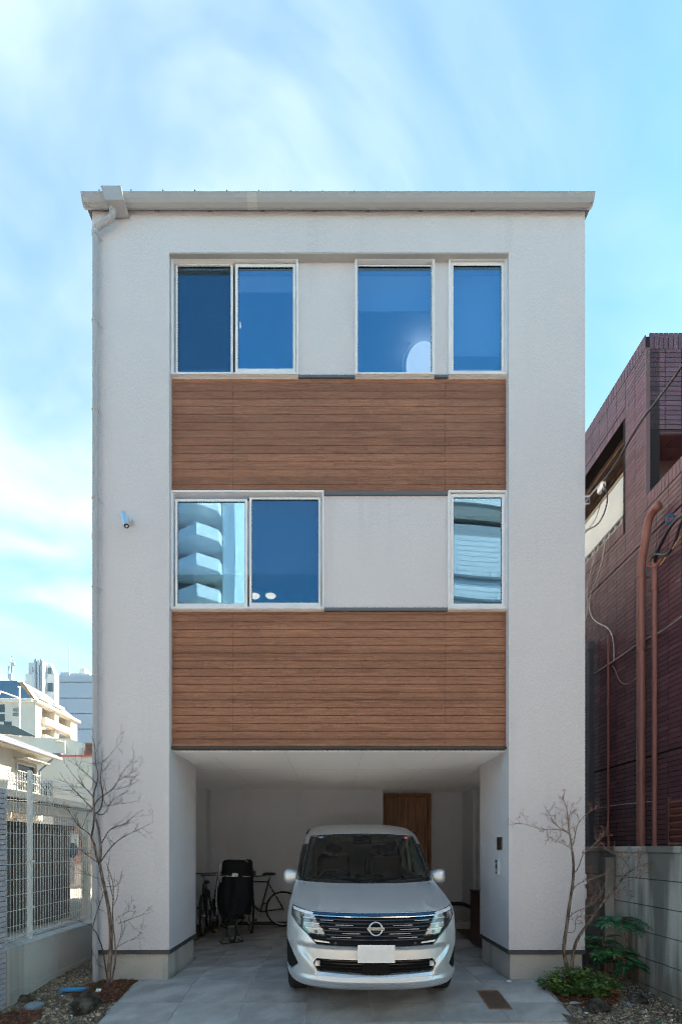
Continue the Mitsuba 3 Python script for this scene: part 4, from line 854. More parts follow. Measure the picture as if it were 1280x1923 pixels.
# right face with openings
def MY(px): return MX * F / (px - VPX) - DIST
ops = [(80, 104, 1332, 1352), (110, 133, 1340, 1361), (80, 104, 1366, 1384), (108, 130, 1370, 1388)]
def mrect(a, b, c, d):
    ya, yb_ = MY(a), MY(b); dm = (ya + yb_) / 2 + DIST
    return (ya, EYE - (d - VPY) * dm / F, yb_, EYE - (c - VPY) * dm / F)
MR = [mrect(*o) for o in ops]
zr = MR[0]; rows = [(zr[1], zr[3]), (zr[1] - 1.42, zr[3] - 1.50)]
g = sbox(y0, 0, y1, ze)
opn = []
for (za, zb_) in rows:
    for a, b in ((MY(79), MY(103)), (MY(110), MY(133))): opn.append((a, za, b, zb_))
for o in opn: g = g.difference(sbox(*o))
add(ma + '__right_wall', extr(g, .4, 'yzx', MX - .4), 'vc_matte', MC)
for o in opn:
    w = numbered(ma + '__window')
    add(w + '__pane', box(MX - 1.3, MX - 1.25, o[0], o[2], o[1], o[3]), 'vc_gloss', (.10, .12, .12)); add(w + '__recess', cat([box(MX - 1.3, MX - .4, o[2], o[2] + .1, o[1], o[3]), box(MX - 1.3, MX - .4, o[0] - .1, o[0], o[1], o[3]), box(MX - 1.3, MX - .4, o[0], o[2], o[1] - .1, o[1])]), 'vc_matte', (.5, .46, .4))
    add(w + '__screen', box(MX - .3, MX - .25, o[0], o[0] + .7, o[1] + .9, o[3] - .1), 'vc_gloss', (.45, .52, .56))
for (za, zb_) in rows: add(ma + '__balcony', box(MX + .001, MX + .30, MY(78), MY(131), za - .58, za - .02), 'vc_matte', (.60, .53, .48))
slope = [(MX, ze), (MX - 1.3, zt)]
def roofpt(y, t): return np.array([MX - 1.3 * t, y, ze + (zt - ze) * t])
hipy = y1 - 2.6
add(ma + '__roof', cat([quad(roofpt(y0, 0), roofpt(y1, 0), roofpt(hipy, 1), roofpt(y0 + .5, 1)), quad(roofpt(y0 + .5, 1), roofpt(hipy, 1), roofpt(hipy, 1) - [20, 0, 0], roofpt(y0 + .5, 1) - [20, 0, 0]), quad(roofpt(y1, 0), roofpt(y1, 0) - [20, 0, 0], roofpt(hipy, 1) - [20, 0, 0], roofpt(hipy, 1))]), 'vc_matte', MC)
add(ma + '__slate_roof', quad(np.array([MX - .25, y0, ze]), roofpt(y0 + .5, 1) - [.3, .3, 0], roofpt(y0 + .5, 1) - [20, .3, 0], np.array([MX - 22, y0, ze])), 'vc_satin', (.10, .16, .24), label='slate blue roof side')
add(ma + '__cornice', cbox(MX - .1, MX + .25, y0 - .1, y1 + .2, ze - .25, ze, .03), 'vc_matte', (.58, .54, .49)); add(ma + '__cornice', cbox(MX - 22, MX - .101, y0 - .25, y0 - .001, ze - .25, ze, .03), 'vc_matte', (.66, .62, .56))
for a, b in ((78, 96), (104, 120)):
    ya, yb_ = MY(a), MY(b); w = numbered(ma + '__dormer')
    c = lambda y, t, o: roofpt(y, t) + np.array([o, 0, o * .4])
    add(w + '__pane', quad(c(ya, .12, .02), c(yb_, .12, .02), c(yb_ - .3, .72, .02), c(ya, .72, .02)), 'vc_gloss', (.12, .13, .13)); add(w + '__rail', box(MX - .15, MX + .1, ya, yb_, ze + .28, ze + .5), 'vc_satin', (.62, .6, .56))
for k in range(6): add(ma + '__vent', cbox(PX(28 + 3.4 * (k % 3), y0) - .1, PX(28 + 3.4 * (k % 3), y0) + .1, y0 - .12, y0 - .001, PZ(1333 + 9 * (k // 3), y0) - .12, PZ(1333 + 9 * (k // 3), y0) + .12, .02), 'vc_satin', (.2, .2, .2))
for px, py in ((2, 1330), (2, 1348), (15, 1362)): add(ma + '__window', box(PX(px, y0) - .3, PX(px, y0) + .3, y0 - .04, y0 - .002, PZ(py, y0) - .3, PZ(py, y0) + .3), 'vc_gloss', (.07, .07, .075))
# stair tower, grey slab building, antennas
stt = thing('stair_tower', 'tall pale building with drainpipes behind the mansard roof', 'building')
y_ = 46.0
add(stt + '__wall', box(F_(63, y_), F_(84, y_), y_, y_ + 1.2, 0, PZ(1242, y_)), 'vc_matte', (.55, .56, .58)); add(stt + '__wing', box(F_(42, y_), F_(63, y_) - .01, y_ + .5, y_ + 1.2, 0, PZ(1262, y_)), 'vc_matte', (.66, .66, .66)); add(stt + '__roof_box', box(F_(47, y_), F_(64, y_), y_ + .6, y_ + 1.4, PZ(1262, y_), PZ(1240, y_)), 'vc_matte', (.52, .54, .57))
v, f = extr(Polygon([(F_(84, y_) + .01, 0), (F_(100, y_), 0), (F_(100, y_), PZ(1264, y_)), (F_(90, y_), PZ(1243, y_)), (F_(84, y_) + .01, PZ(1243, y_))]), .8, 'xzy', y_ + .3); add(stt + '__side_block', (v, f), 'vc_matte', (.70, .70, .70))
for k, px in enumerate((66, 69, 73.5, 78, 81.5)): add(stt + '__pipe', tube([(F_(px, y_), y_ - .15, 4), (F_(px, y_), y_ - .15, PZ(1240 - (k % 2) * 2, y_))], .085, 6), 'vc_satin', (.30, .33, .38) if k % 2 else (.6, .62, .64), True)
add(stt + '__window', box(F_(87, y_), F_(95, y_), y_ + .2, y_ + .29, PZ(1264, y_), PZ(1252, y_)), 'vc_gloss', (.15, .18, .2)); add(stt + '__window', box(F_(87, y_), F_(97, y_), y_ + .2, y_ + .29, PZ(1297, y_), PZ(1281, y_)), 'vc_gloss', (.10, .12, .14)); add(stt + '__window', box(F_(57, y_), F_(60, y_), y_ + .4, y_ + .49, PZ(1259, y_), PZ(1249, y_)), 'vc_gloss', (.1, .1, .12))
gb = thing('grey_building', 'flat blue grey building with horizontal grooves left of the downpipe', 'building')
y_ = 57.0
zs_ = [0] + [PZ(p, y_) for p in (1368, 1339, 1310, 1280)] + [PZ(1268, y_)]
for a, b in zip(zs_[:-1], zs_[1:]): add(gb + '__storey', box(F_(98, y_), F_(185, y_), y_, y_ + 10, a, b - .12 if b != zs_[-1] else b), 'vc_matte', (.42, .44, .50))
add(gb + '__core', box(F_(98, y_) + .2, F_(185, y_), y_ + .15, y_ + 9.8, 0, zs_[-1] - .2), 'vc_matte', (.24, .25, .29))
for a, b, c in ((121, 157, 1256), (101, 120, 1254), (159, 185, 1260)): add(gb + '__roof_house', box(F_(a, y_), F_(b, y_), y_ + 1.5, y_ + 6, zs_[-1], PZ(c, y_)), 'vc_matte', (.45, .47, .52))
add(gb + '__water_tank', cbox(F_(133, y_), F_(145, y_), y_ + 2, y_ + 3, PZ(1254, y_), PZ(1243, y_), .05), 'vc_satin', (.66, .66, .62))
am = thing('radio_mast', 'thin white mast on the grey building', 'antenna'); add(am, tube([(F_(119, y_), y_ + 1.4, zs_[-1]), (F_(119, y_), y_ + 1.4, PZ(1201, y_))], [.09, .04], 6), 'vc_satin', (.55, .57, .62), True)
an = thing('phone_antenna', 'grey mobile antenna cluster rising over the slate roof', 'antenna'); y_ = 42
add(an + '__pole', tube([(F_(23, y_), y_, PZ(1290, y_)), (F_(23, y_), y_, PZ(1233, y_))], .10, 8), 'vc_satin', (.22, .27, .33), True)
for a, b, c, d in ((18, 20.5, 1252, 1276), (24, 31, 1245, 1251), (20.5, 25.5, 1266, 1279), (22, 24, 1236, 1246)): add(an + '__panel', cbox(F_(a, y_), F_(b, y_), y_ - .3, y_ - .1, PZ(d, y_), PZ(c, y_), .03), 'vc_satin', (.34, .42, .50))
sl = thing('roof_lamp', 'white lamp post rising in front of the slate roof', 'lamp'); y_ = 24.0
add(sl + '__pole', tube([(F_(37, y_), y_, 0), (F_(37, y_), y_, PZ(1293, y_))], .045, 8), 'vc_satin', (.72, .71, .68), True); add(sl + '__head', blob((F_(36, y_), y_, PZ(1290, y_)), (.10, .1, .06), 1, 2, 0), 'vc_satin', (.8, .8, .78), True)
add(sl + '__arm', tube([(F_(37, y_), y_, PZ(1311, y_)), (F_(22, y_), y_ - .2, PZ(1306, y_)), (F_(9, y_), y_ - .4, PZ(1302, y_))], .05, 6), 'vc_satin', (.75, .74, .72), True); add(sl + '__dish', blob((F_(7, y_), y_ - .4, PZ(1305, y_)), (.10, .06, .12), 1, 2, 0), 'vc_satin', (.75, .75, .74), True)
# ---------------------------------------------------------------- right side: block wall
BX = 3.4
bw = thing('block_wall', 'stained grey concrete block wall on the right', 'wall')
CH = .288; cz = [-.40 + .012]
ztop = 1.445
courses = [ztop - CH * k for k in range(7)]
add(bw + '__core', box(BX + .012, BX + .12, -1.28, 7, -.45, ztop - .003), 'vc_matte', (.07, .07, .068))
for r, z1 in enumerate(courses):
    L = .9; st = -1.3 + (r % 2) * .45
    ys = [-1.3] + [y for y in np.arange(st, 7, 1.8) if y > -1.2] + [7]
    for a, b in zip(ys[:-1], ys[1:]):
        add(bw + '__block', cbox(BX + float(rng.uniform(-.002, .002)), BX + .125, a + .001, b - .001, z1 - CH + .009, z1, .004), 'stained_block')
add(bw + '__coping', cbox(BX - .02, BX + .15, -1.32, 7, ztop + .001, ztop + .07, .008), 'stained_block')
add(bw + '__pilaster', cbox(BX - .12, BX - .003, .30, .42, -.4, ztop - .06, .008), 'stained_block')
# ---------------------------------------------------------------- right side: the brick tile building
br = thing('brick_building', 'dark reddish brown tile clad building on the right', 'building')
QX, YF = 4.57, 1.53
BC = np.array([.122, .056, .072])
bricks = []                                                    # (sort key, mesh)
def wallx(y0, y1, z0, z1, holes_=(), soldier=()):
    """Bricks on the plane x = QX facing the house."""
    z = z0; r = 0
    while z < z1 - .02:
        if any(a <= z < b for a, b in soldier): z += .07; continue
        if min(abs(z - 2.79), abs(z - 5.97)) < .036: z += .022
        y = y0
        while y < y1 - .01:
            ye = min(y + .227, y1)
            mid = ((y + ye) / 2, z + .03)
            if not any(a - .01 < mid[0] < c + .01 and b - .01 < mid[1] < d + .01 for a, b, c, d in holes_):
                bricks.append((QX, y, ye, z, min(z + .060, z1)))
            y += .237
        z += .07
hole = (7.46 - DIST, 6.63, 9, 8.21)
Z0B = 1.2
wallx(-.84, YF, Z0B, 6.42)
wallx(YF, 3.75, Z0B, 8.78, (hole, (2.0, 6.42, 9, 6.63), (2.0, 8.21, 9, 8.36)))
wx = QX + .012
add(br + '__wall', cat([box(wx, wx + .2, -1.3, YF, -.3, 6.60), box(wx, wx + .2, YF, hole[0], -.3, 8.97), box(wx, wx + .2, hole[0], 6, -.3, hole[1] - .02), box(wx, wx + .2, hole[0], 6, hole[3] + .02, 8.97)]), 'vc_matte', (.018, .015, .016))
add(br + '__mass', box(wx + 1.6, 16, YF + .8, 16, -.3, 8.9), 'vc_matte', (.10, .06, .06))
add(br + '__front_mass', box(wx + .2, 16, -1.3, YF + .8, -.3, 5.6), 'vc_matte', (.10, .06, .06))
add(br + '__upper_front', box(wx + .2, 12, YF + .012, YF + .7, 7.58, 8.97), 'vc_matte', (.05, .04, .042))
add(br + '__roof_slab', box(wx + .2, 16, YF + .7, 16, 8.25, 8.9), 'vc_matte', (.10, .06, .06))
def bm(b): x, y, ye, z, zt_ = b; return box(x, x + .011, y, ye, z, zt_)
scored = []
for b in bricks:
    d = (b[1] + b[2]) / 2 + DIST; px = VPX + b[0] * F / d; py = VPY - ((b[3] + b[4]) / 2 - EYE) * F / d
    scored.append((d if (1098 < px < 1285 and 600 < py < 1600) else 99, b))
scored.sort(key=lambda q: q[0])
fb = []
# facing bricks: front return of the upper floor
z = 7.62
front_b = []
while z < 8.78:
    x = QX + .06
    k = 0
    while x < 6.2: front_b.append((x, min(x + .227, 6.2), z, z + .06)); x += .237
    z += .07
sold = []
for y in np.arange(YF, 5.2, .07): sold.append(box(QX - .004, QX + .011, y, y + .06, 8.79, 8.99))
for x in np.arange(QX + .065, 6.2, .07): sold.append(box(x, x + .06, YF - .004, YF + .011, 8.79, 9.02))
for y in np.arange(hole[0] - .15, 4.2, .07): sold.append(box(QX - .003, QX + .011, y, y + .06, 8.215, 8.355))
for y in np.arange(-.84, YF + .02, .07): sold.append(box(QX - .003, QX + .011, y, y + .06, 6.43, 6.62))
for y in np.arange(hole[0] - .02, 4.2, .07): sold.append(box(QX - .003, QX + .011, y, y + .06, 6.43, 6.62))
bcol = lambda: BC * rng.uniform(.82, 1.2) * np.array([1, rng.uniform(.95, 1.06), rng.uniform(.95, 1.1)])
parts = [box(a, b, YF, YF + .011, c, d) for a, b, c, d in front_b if a < 5.75][:110]
nparts = 0
for m in parts: add(br + '__brick', m, 'vc_satin', bcol()); nparts += 1
for m in sold[:20] + sold[53:75]: add(br + '__brick', m, 'vc_satin', bcol()); nparts += 1
rest = [m for m in sold[20:53] + sold[75:]] + [box(a, b, YF, YF + .011, c, d) for a, b, c, d in front_b if a >= 5.75]
for s, b in scored:
    if nparts < 298 and s < 90: add(br + '__brick', bm(b), 'vc_satin', bcol()); nparts += 1
    else: rest.append(bm(b))
cols = np.vstack([np.tile(bcol(), (8, 1)) for _ in rest])
add(br + '__brickwork', cat(rest), 'vc_satin', cols, kind='stuff')
# pier corner, soffit of the upper floor, balcony parapet beyond
add(br + '__pier_edge', box(QX + .001, QX + .06, YF - .02, YF - .0001 + .012, 6.63, 8.79), 'vc_satin', (.13, .065, .06))
add(br + '__upper_soffit', box(QX + .21, 12, YF + .012, YF + .7, 7.565, 7.579), 'vc_satin', (.12, .06, .062))
for i in range(3):
    for x in np.arange(QX + .22, 6.0, .237): add(br + '__soffit_brick', box(x, x + .227, YF + .03 + .22 * i, YF + .24 + .22 * i, 7.555, 7.5649), 'vc_satin', bcol())
add(br + '__balcony_back', box(QX + .3, 12, YF + .75, YF + .8, 5.6, 8.2), 'vc_satin', (.10, .05, .05))
# side balcony opening: slatted soffit, white panel, railing
so = br + '__balcony_ceiling'
add(so, box(QX + .21, QX + 1.55, hole[0], 6, 8.19, 8.24), 'vc_matte', (.06, .045, .035))
for k in range(9): add(so + '__slat', cbox(QX + .22 + .145 * k, QX + .345 + .145 * k, hole[0] + .01, 6, 8.155, 8.189, .006), 'vc_satin', (.17, .115, .085))
add(br + '__balcony_wall', box(QX + 1.5, QX + 1.58, hole[0], 6, 6.4, 8.2), 'vc_matte', (.22, .09, .08)); add(br + '__reveal', box(QX + .21, QX + 1.5, hole[0] - .05, hole[0] - .001, 6.4, 8.2), 'vc_satin', (.10, .055, .05))
wp = br + '__balcony_screen'
add(wp, box(QX + .14, QX + .16, hole[0] + .02, 6, 6.86, 7.52), 'vc_satin', (.72, .76, .72), label='white balcony screen panel'); add(wp + '__top_rail', cbox(QX + .12, QX + .18, hole[0] + .02, 6, 7.521, 7.565, .008), 'vc_satin', (.38, .33, .22))
ra = br + '__railing'
add(ra, cbox(QX + .10, QX + .14, hole[0], 6, 6.83, 6.86, .005), 'vc_satin', (.32, .33, .33))
for y in np.arange(hole[0] + .03, 4.4, .17): add(ra + '__baluster', cbox(QX + .105, QX + .135, y, y + .03, 6.62, 6.829, .004), 'vc_satin', (.5, .52, .52))
add(ra + '__panel', box(QX + .15, QX + .17, hole[0], 6, 6.60, 6.829), 'vc_satin', (.68, .72, .68))
# pipes
def vpipe(name, px, x, py_top, dia, col, extra=(), brk=()):
    y = x * F / (px - VPX) - DIST; zt_ = PZ(py_top, y)
    pts = list(extra(y, zt_)) if extra else []
    base = [(x, y, .6), (x, y, zt_)]
    k = br + '__' + numbered(br + '__' + name).split('__')[1]
    add(k, tube(np.vstack([np.array(base), spline(np.array([base[1]] + pts), 16)[1:]]) if pts else base, dia / 2, 16), 'vc_satin', col, True)
    for z in brk: add(k + '__bracket', cat([torus((x, y, z), dia / 2 + .003, .007, (0, 0, 1), 20, 6), tube([(x, y, z), (QX, y - .01, z)], .008, 6)]), 'vc_metal', (.28, .16, .12))
    return y, zt_
RP = (.27, .115, .10)
vpipe('drain_pipe', 1203, 4.45, 1064, .108, RP, lambda y, z: [(4.45, y - .01, z + .06), (4.45, y - .10, z + .32), (4.45, y - .14, z + .50), (4.45, y - .22, z + .60), (4.46, y - .36, z + .62)], (4.35, 2.6, 5.4))
vpipe('drain_pipe', 1228.3, 4.50, 1053, .064, RP, None, (4.62, 2.75, 5.1))
vpipe('thin_pipe', 1141.5, 4.53, 1190, .036, (.25, .095, .085), None, (3.9, 2.2))
y = 4.47 * F / (1106 - VPX) - DIST
add(br + '__grey_downpipe', cbox(4.44, 4.53, y - .05, y + .05, .5, PZ(1207, y), .012), 'vc_satin', (.07, .078, .092)); add(br + '__grey_downpipe__socket', cbox(4.43, 4.54, y - .06, y + .06, PZ(1222, y), PZ(1206, y), .012), 'vc_satin', (.08, .088, .10))
lv = br + '__louvre'
ly0, ly1 = 4.53 * F / (1290 - VPX) - DIST, 4.53 * F / (1250 - VPX) - DIST
add(lv + '__frame', cbox(QX - .05, QX + .01, ly1 - .06, ly1, 1.3, 2.18, .006), 'vc_satin', (.13, .055, .05))
for k in range(9):
    v, f = cbox(-.03, .03, ly0 - .1, ly1 - .07, -.036, .036, .006); a = .5
    v = np.stack([v[:, 0] * math.cos(a) - v[:, 2] * math.sin(a), v[:, 1], v[:, 0] * math.sin(a) + v[:, 2] * math.cos(a)], 1)
    add(lv + '__blade', (v + [QX - .02, 0, 1.35 + .092 * k], f), 'vc_satin', (.20, .085, .075))
# cables
def cable(name, pts, r, col, label, n=40, m='vc_satin', group=None):
    k = thing(name, label, 'cable', group); add(k, tube(spline(pts, n), r, 6), m, col, True); return k
anchor = P(1131, 906, 2.4); anchor[0] = 4.40; 
ys_ = lambda px, x: x * F / (px - VPX) - DIST
def W(px, py, x): y = ys_(px, x); return np.array([x, y, PZ(py, y)])
cable('overhead_cable', [W(1300, 655, 4.2), W(1280, 686, 4.22), W(1240, 742, 4.28), W(1200, 795, 4.34), W(1165, 855, 4.42), W(1131, 903, 4.45)], .016, (.03, .03, .032), 'thick black service cable rising to the upper right over the brick building')
ins = thing('cable_clamp', 'metal cable clamp with white insulator in front of the brick balcony', 'clamp')
add(ins + '__insulator', cbox(*np.r_[W(1129, 915, 4.45)[0] - .03, W(1129, 915, 4.45)[0] + .03], W(1129, 915, 4.45)[1] - .08, W(1129, 915, 4.45)[1] + .08, W(1129, 915, 4.45)[2] - .06, W(1129, 915, 4.45)[2] + .05, .01), 'vc_satin', (.75, .75, .74)); add(ins + '__wire', tube([W(1131, 903, 4.45), W(1118, 918, 4.45), W(1106, 932, 4.45), W(1098, 945, 4.45)], .014, 6), 'vc_metal', (.5, .5, .5)); add(ins + '__bracket', tube([W(1096, 932, 4.46), W(1106, 931, 4.46), W(1107, 945, 4.46), W(1096, 946, 4.46)], .014, 6), 'vc_metal', (.55, .55, .56))
cable('drop_cable', [W(1131, 905, 4.45), W(1138, 922, 4.43), W(1139, 945, 4.43), W(1128, 975, 4.43), W(1112, 990, 4.43), W(1096, 1003, 4.43)], .011, (.03, .03, .03), 'black drop cable with a slack loop in front of the white balcony screen')
cable('thin_black_wire', [W(1131, 905, 4.46), W(1128, 940, 4.45), W(1117, 975, 4.45), W(1108, 988, 4.45), W(1096, 996, 4.45)], .006, (.03, .03, .03), 'thin black wire hanging inside the loop of the black drop cable')
cable('white_wire', [W(1136, 1005, 4.52), W(1130, 1050, 4.52), W(1118, 1090, 4.52), W(1106, 1125, 4.52), W(1107, 1148, 4.52), W(1120, 1168, 4.52), W(1146, 1187, 4.52), W(1150, 1200, 4.52), W(1152, 1241, 4.52)], .009, (.55, .52, .46), 'pale wire hanging down the brick wall to the thin pipe')
cable('white_wire', [W(1115, 1030, 4.53), W(1112, 1060, 4.53), W(1103, 1095, 4.53), W(1102, 1130, 4.53), W(1100, 1160, 4.53)], .008, (.55, .52, .46), 'pale wire nearest the house corner on the brick wall')
cable('grey_wall_cable', [W(1290, 1150, 4.46), W(1252, 1178, 4.50), W(1234, 1189, 4.53), W(1205, 1204, 4.54), W(1170, 1228, 4.53), W(1145, 1245, 4.53), W(1110, 1268, 4.54)], .013, (.30, .29, .27), 'grey cable running diagonally across the brick wall')
cable('looped_wire', [W(1149, 1250, 4.52), W(1156, 1262, 4.50), W(1163, 1278, 4.48), W(1174, 1284, 4.48), W(1188, 1279, 4.50), W(1194, 1272, 4.54)], .008, (.26, .15, .14), 'brownish wire sagging in a loop left of the big drain pipe')
cable('low_wall_cable', [W(1110, 1520, 4.54), W(1127, 1517, 4.53), W(1165, 1511, 4.53), W(1195, 1508, 4.53), W(1224, 1505, 4.54)], .008, (.4, .4, .38), 'thin pale cable low on the brick wall between the pipes')
cable('black_trunk_cable', [W(1300, 958, 4.2), W(1278, 968, 4.26), W(1256, 992, 4.34), W(1243, 1016, 4.40), W(1234, 1036, 4.45), W(1229, 1055, 4.49)], .022, (.022, .023, .026), 'thick black cable curving into the top of the smaller drain pipe')
cable('black_spliced_cable', [W(1300, 972, 4.24), W(1276, 988, 4.28), W(1264, 1024, 4.34), W(1250, 1040, 4.38), W(1236, 1040, 4.42), W(1224, 1047, 4.46)], .018, (.025, .025, .028), 'black spliced cable hanging below the thick black cable')
cable('yellow_wire', [W(1249, 1046, 4.42), W(1244, 1053, 4.42), W(1238, 1061, 4.44)], .007, (.60, .42, .05), 'short yellow wire end by the smaller drain pipe', 10)
cable('red_wire', [W(1240, 1050, 4.44), W(1232, 1060, 4.44), W(1222, 1064, 4.45), W(1216, 1061, 4.46), W(1217, 1053, 4.46), W(1222, 1044, 4.46)], .007, (.42, .12, .09), 'reddish wire curled round the top of the smaller drain pipe', 20)
cable('orange_wire', [W(1277, 1008, 4.27), W(1270, 1018, 4.30), W(1262, 1030, 4.33)], .009, (.55, .27, .12), 'orange wire end at the right edge of the photo', 10)
bl = thing('blue_cable_coil', 'blue cable coil at the end of the big drain pipe', 'cable')
add(bl, cat([torus(W(1259, 978, 4.36) + [0, .004 * k, .012 * k], .05, .006, (.3, 1, .3), 24, 6) for k in range(5)]), 'vc_satin', (.03, .09, .16), True)
# ---------------------------------------------------------------- across the street: what the windows mirror, plus unseen houses added for bounce light
tw_ = thing('balcony_tower', 'tall white apartment tower with stacked balconies, mirrored in the middle floor window', 'building')
TY = -42.0; tx1 = -9.95; tz = 41
add(tw_ + '__core', box(tx1 - 16, tx1 - 1.2, TY - 14, TY - 1.5, 0, tz), 'vc_matte', (.50, .47, .42)); add(tw_ + '__stair_shaft', box(tx1 - 1.19, tx1, TY - 8, TY - .6, 0, tz + 1), 'vc_satin', (.55, .66, .70))
for k in range(14):
    z = 2.9 * k + .2
    pl = Polygon([(tx1 - 16, TY - 1.5), (tx1 - 16, TY - .2), (tx1 - 5.6, TY - .2), (tx1 - 3.2, TY + 1.3), (tx1 - 1.4, TY + .2), (tx1 - 1.2, TY - 1.5)])
    add(tw_ + '__balcony', extr(pl, 1.15, 'xyz', z), 'vc_matte', (.70, .76, .78)); add(tw_ + '__window', box(tx1 - 12, tx1 - 2.2, TY - 1.49, TY - 1.44, z + 1.2, z + 2.6), 'vc_gloss', (.10, .10, .10))
wb = thing('white_tile_building', 'white tiled building mirrored in the narrow middle floor window', 'building')
WY = -15.0
def turned(m, a=math.radians(-9), o=(2.6, WY)):
    v, f = va(m); c, s = math.cos(a), math.sin(a); q = v[:, :2] - o
    return np.stack([o[0] + q[:, 0] * c - q[:, 1] * s, o[1] + q[:, 0] * s + q[:, 1] * c, v[:, 2]], 1), f
dz_ = .9
add(wb + '__core', turned(box(2.6, 18, WY - 8, WY - .02, 0, 15.0 + dz_)), 'vc_matte', (.40, .42, .44))
for k in range(66): add(wb + '__tile_course', turned(box(2.6, 18, WY - .019, WY, .9 + .22 * k, 1.095 + .22 * k)), 'vc_satin', np.array([.80, .82, .84]) * rng.uniform(.93, 1.03))
add(wb + '__grey_band', turned(box(2.55, 18.05, WY - 8, WY + .02, 15.2 + dz_, 15.9 + dz_)), 'vc_matte', (.28, .27, .24)); add(wb + '__parapet', turned(box(2.5, 18.1, WY - 8, WY + .08, 15.9 + dz_, 16.6 + dz_)), 'vc_satin', (.80, .82, .80))  # plain grey band below the pale parapet
for za in (12.2, 13.2): add(wb + '__ledge', turned(box(2.55, 18.05, WY, WY + .10, za + dz_ - .6, za + .12 + dz_ - .6)), 'vc_satin', (.14, .18, .2))
for k in range(40): add(wb + '__pier', turned(box(2.8 + .36 * k, 2.84 + .36 * k, WY - .001, WY + .012, 13.4, 14.0)), 'vc_satin', (.5, .54, .6))
for k in range(3): cable('power_line', [(-30, -9.9 - .3 * k, 8.6 + .55 * k), (-8, -9.9 - .3 * k, 7.35 + .62 * k), (6, -9.9 - .3 * k, 7.0 + .62 * k), (30, -9.9 - .3 * k, 7.9 + .6 * k)], .02, (.03, .03, .03), ('lowest', 'middle', 'highest')[k] + ' of three black power lines mirrored in the middle floor windows', group='power lines over the street')

for k, (x0, w, h, c) in enumerate(((-27, 9, 8.2, (.66, .62, .55)), (-17, 10, 7.4, (.70, .69, .66)), (-6, 8.5, 8.6, (.62, .60, .58)), (3.5, 10, 7.8, (.68, .64, .58)), (14.5, 9, 8.4, (.60, .58, .56)))):  # unseen houses added to bounce sunlight onto the facade
    hk_ = thing('added_street_house', ('cream', 'white', 'grey', 'beige', 'taupe')[k] + ' house added unseen behind the camera to bounce light', 'house', 'added houses across the street')
    add(hk_ + '__wall', box(x0, x0 + w, -18, -11.2, ROAD_Z, h), 'vc_matte', c); add(hk_ + '__roof', cbox(x0 - .3, x0 + w + .3, -18.3, -10.9, h + .001, h + .3, .05), 'vc_satin', (.16, .16, .17))
    for fl in range(2):
        for q in range(3): add(hk_ + '__window', box(x0 + .8 + q * w / 3, x0 + 2.3 + q * w / 3, -11.21, -11.15, 1.0 + 3 * fl, 2.3 + 3 * fl), 'vc_gloss', (.05, .06, .07))
struct('pavement', box(-80, 80, -11.2, -9.5, -.5, ROAD_Z + .12), 'concrete', 'pale concrete pavement added unseen across the street for bounce light')  # pale ground added out of view to throw light back
# ---------------------------------------------------------------- bare trees
def limb(pts, r0, r1, n=None, sides=7, wob=.0, seed=0):
    p = spline(pts, n or max(6, 5 * len(pts)))
    if wob:
        r = np.random.default_rng(seed); p = p + np.cumsum(r.normal(0, wob, p.shape), 0) * np.linspace(0, 1, len(p))[:, None] * .6
    return p, np.linspace(r0, r1, len(p))
def twigs(p, rad, n, length, seed, depth=2, up=.35, out=None, spread=1.0):
    """Side twigs along a limb; returns tubes."""
    r = np.random.default_rng(seed); out_ = []
    for _ in range(n):
        i = int(r.uniform(.25, .98) * (len(p) - 1)); t = p[min(i + 1, len(p) - 1)] - p[i - 1]; t /= np.linalg.norm(t) + 1e-9
        d = t * r.uniform(.4, 1.0) + r.normal(0, .55, 3) * spread + [0, 0, up * r.uniform(.2, 1)]
        d /= np.linalg.norm(d); L = length * r.uniform(.45, 1.15)
        k = 7; q = [p[i]]
        for j in range(k): d = d + r.normal(0, .13, 3) + [0, 0, .04]; d /= np.linalg.norm(d); q.append(q[-1] + d * L / k)
        q = np.array(q); r0 = min(rad[i] * .7, .0052 * (L / .35 + .3)); rr = np.linspace(r0, max(.0011, r0 * .28), len(q))
        out_.append(tube(q, rr, 5, False))
        if depth > 1: out_ += twigs(q, rr, r.integers(2, 5), L * .45, int(r.integers(1e9)), depth - 1, up, spread=spread)
    return out_
def buds(ms, seed, frac, size):
    r = np.random.default_rng(seed); out_ = []
    for v, f in ms:
        if r.random() < frac: out_.append(blob(v[-3], (size, size, size * 1.5), int(r.integers(99)), 1, .1))
    return out_
LT = thing('bare_tree', 'bare young tree with thin dark branches in front of the left pillar', 'tree')
ty = -.30
def L(px, py, dy=0): return P(px, py, ty + dy)
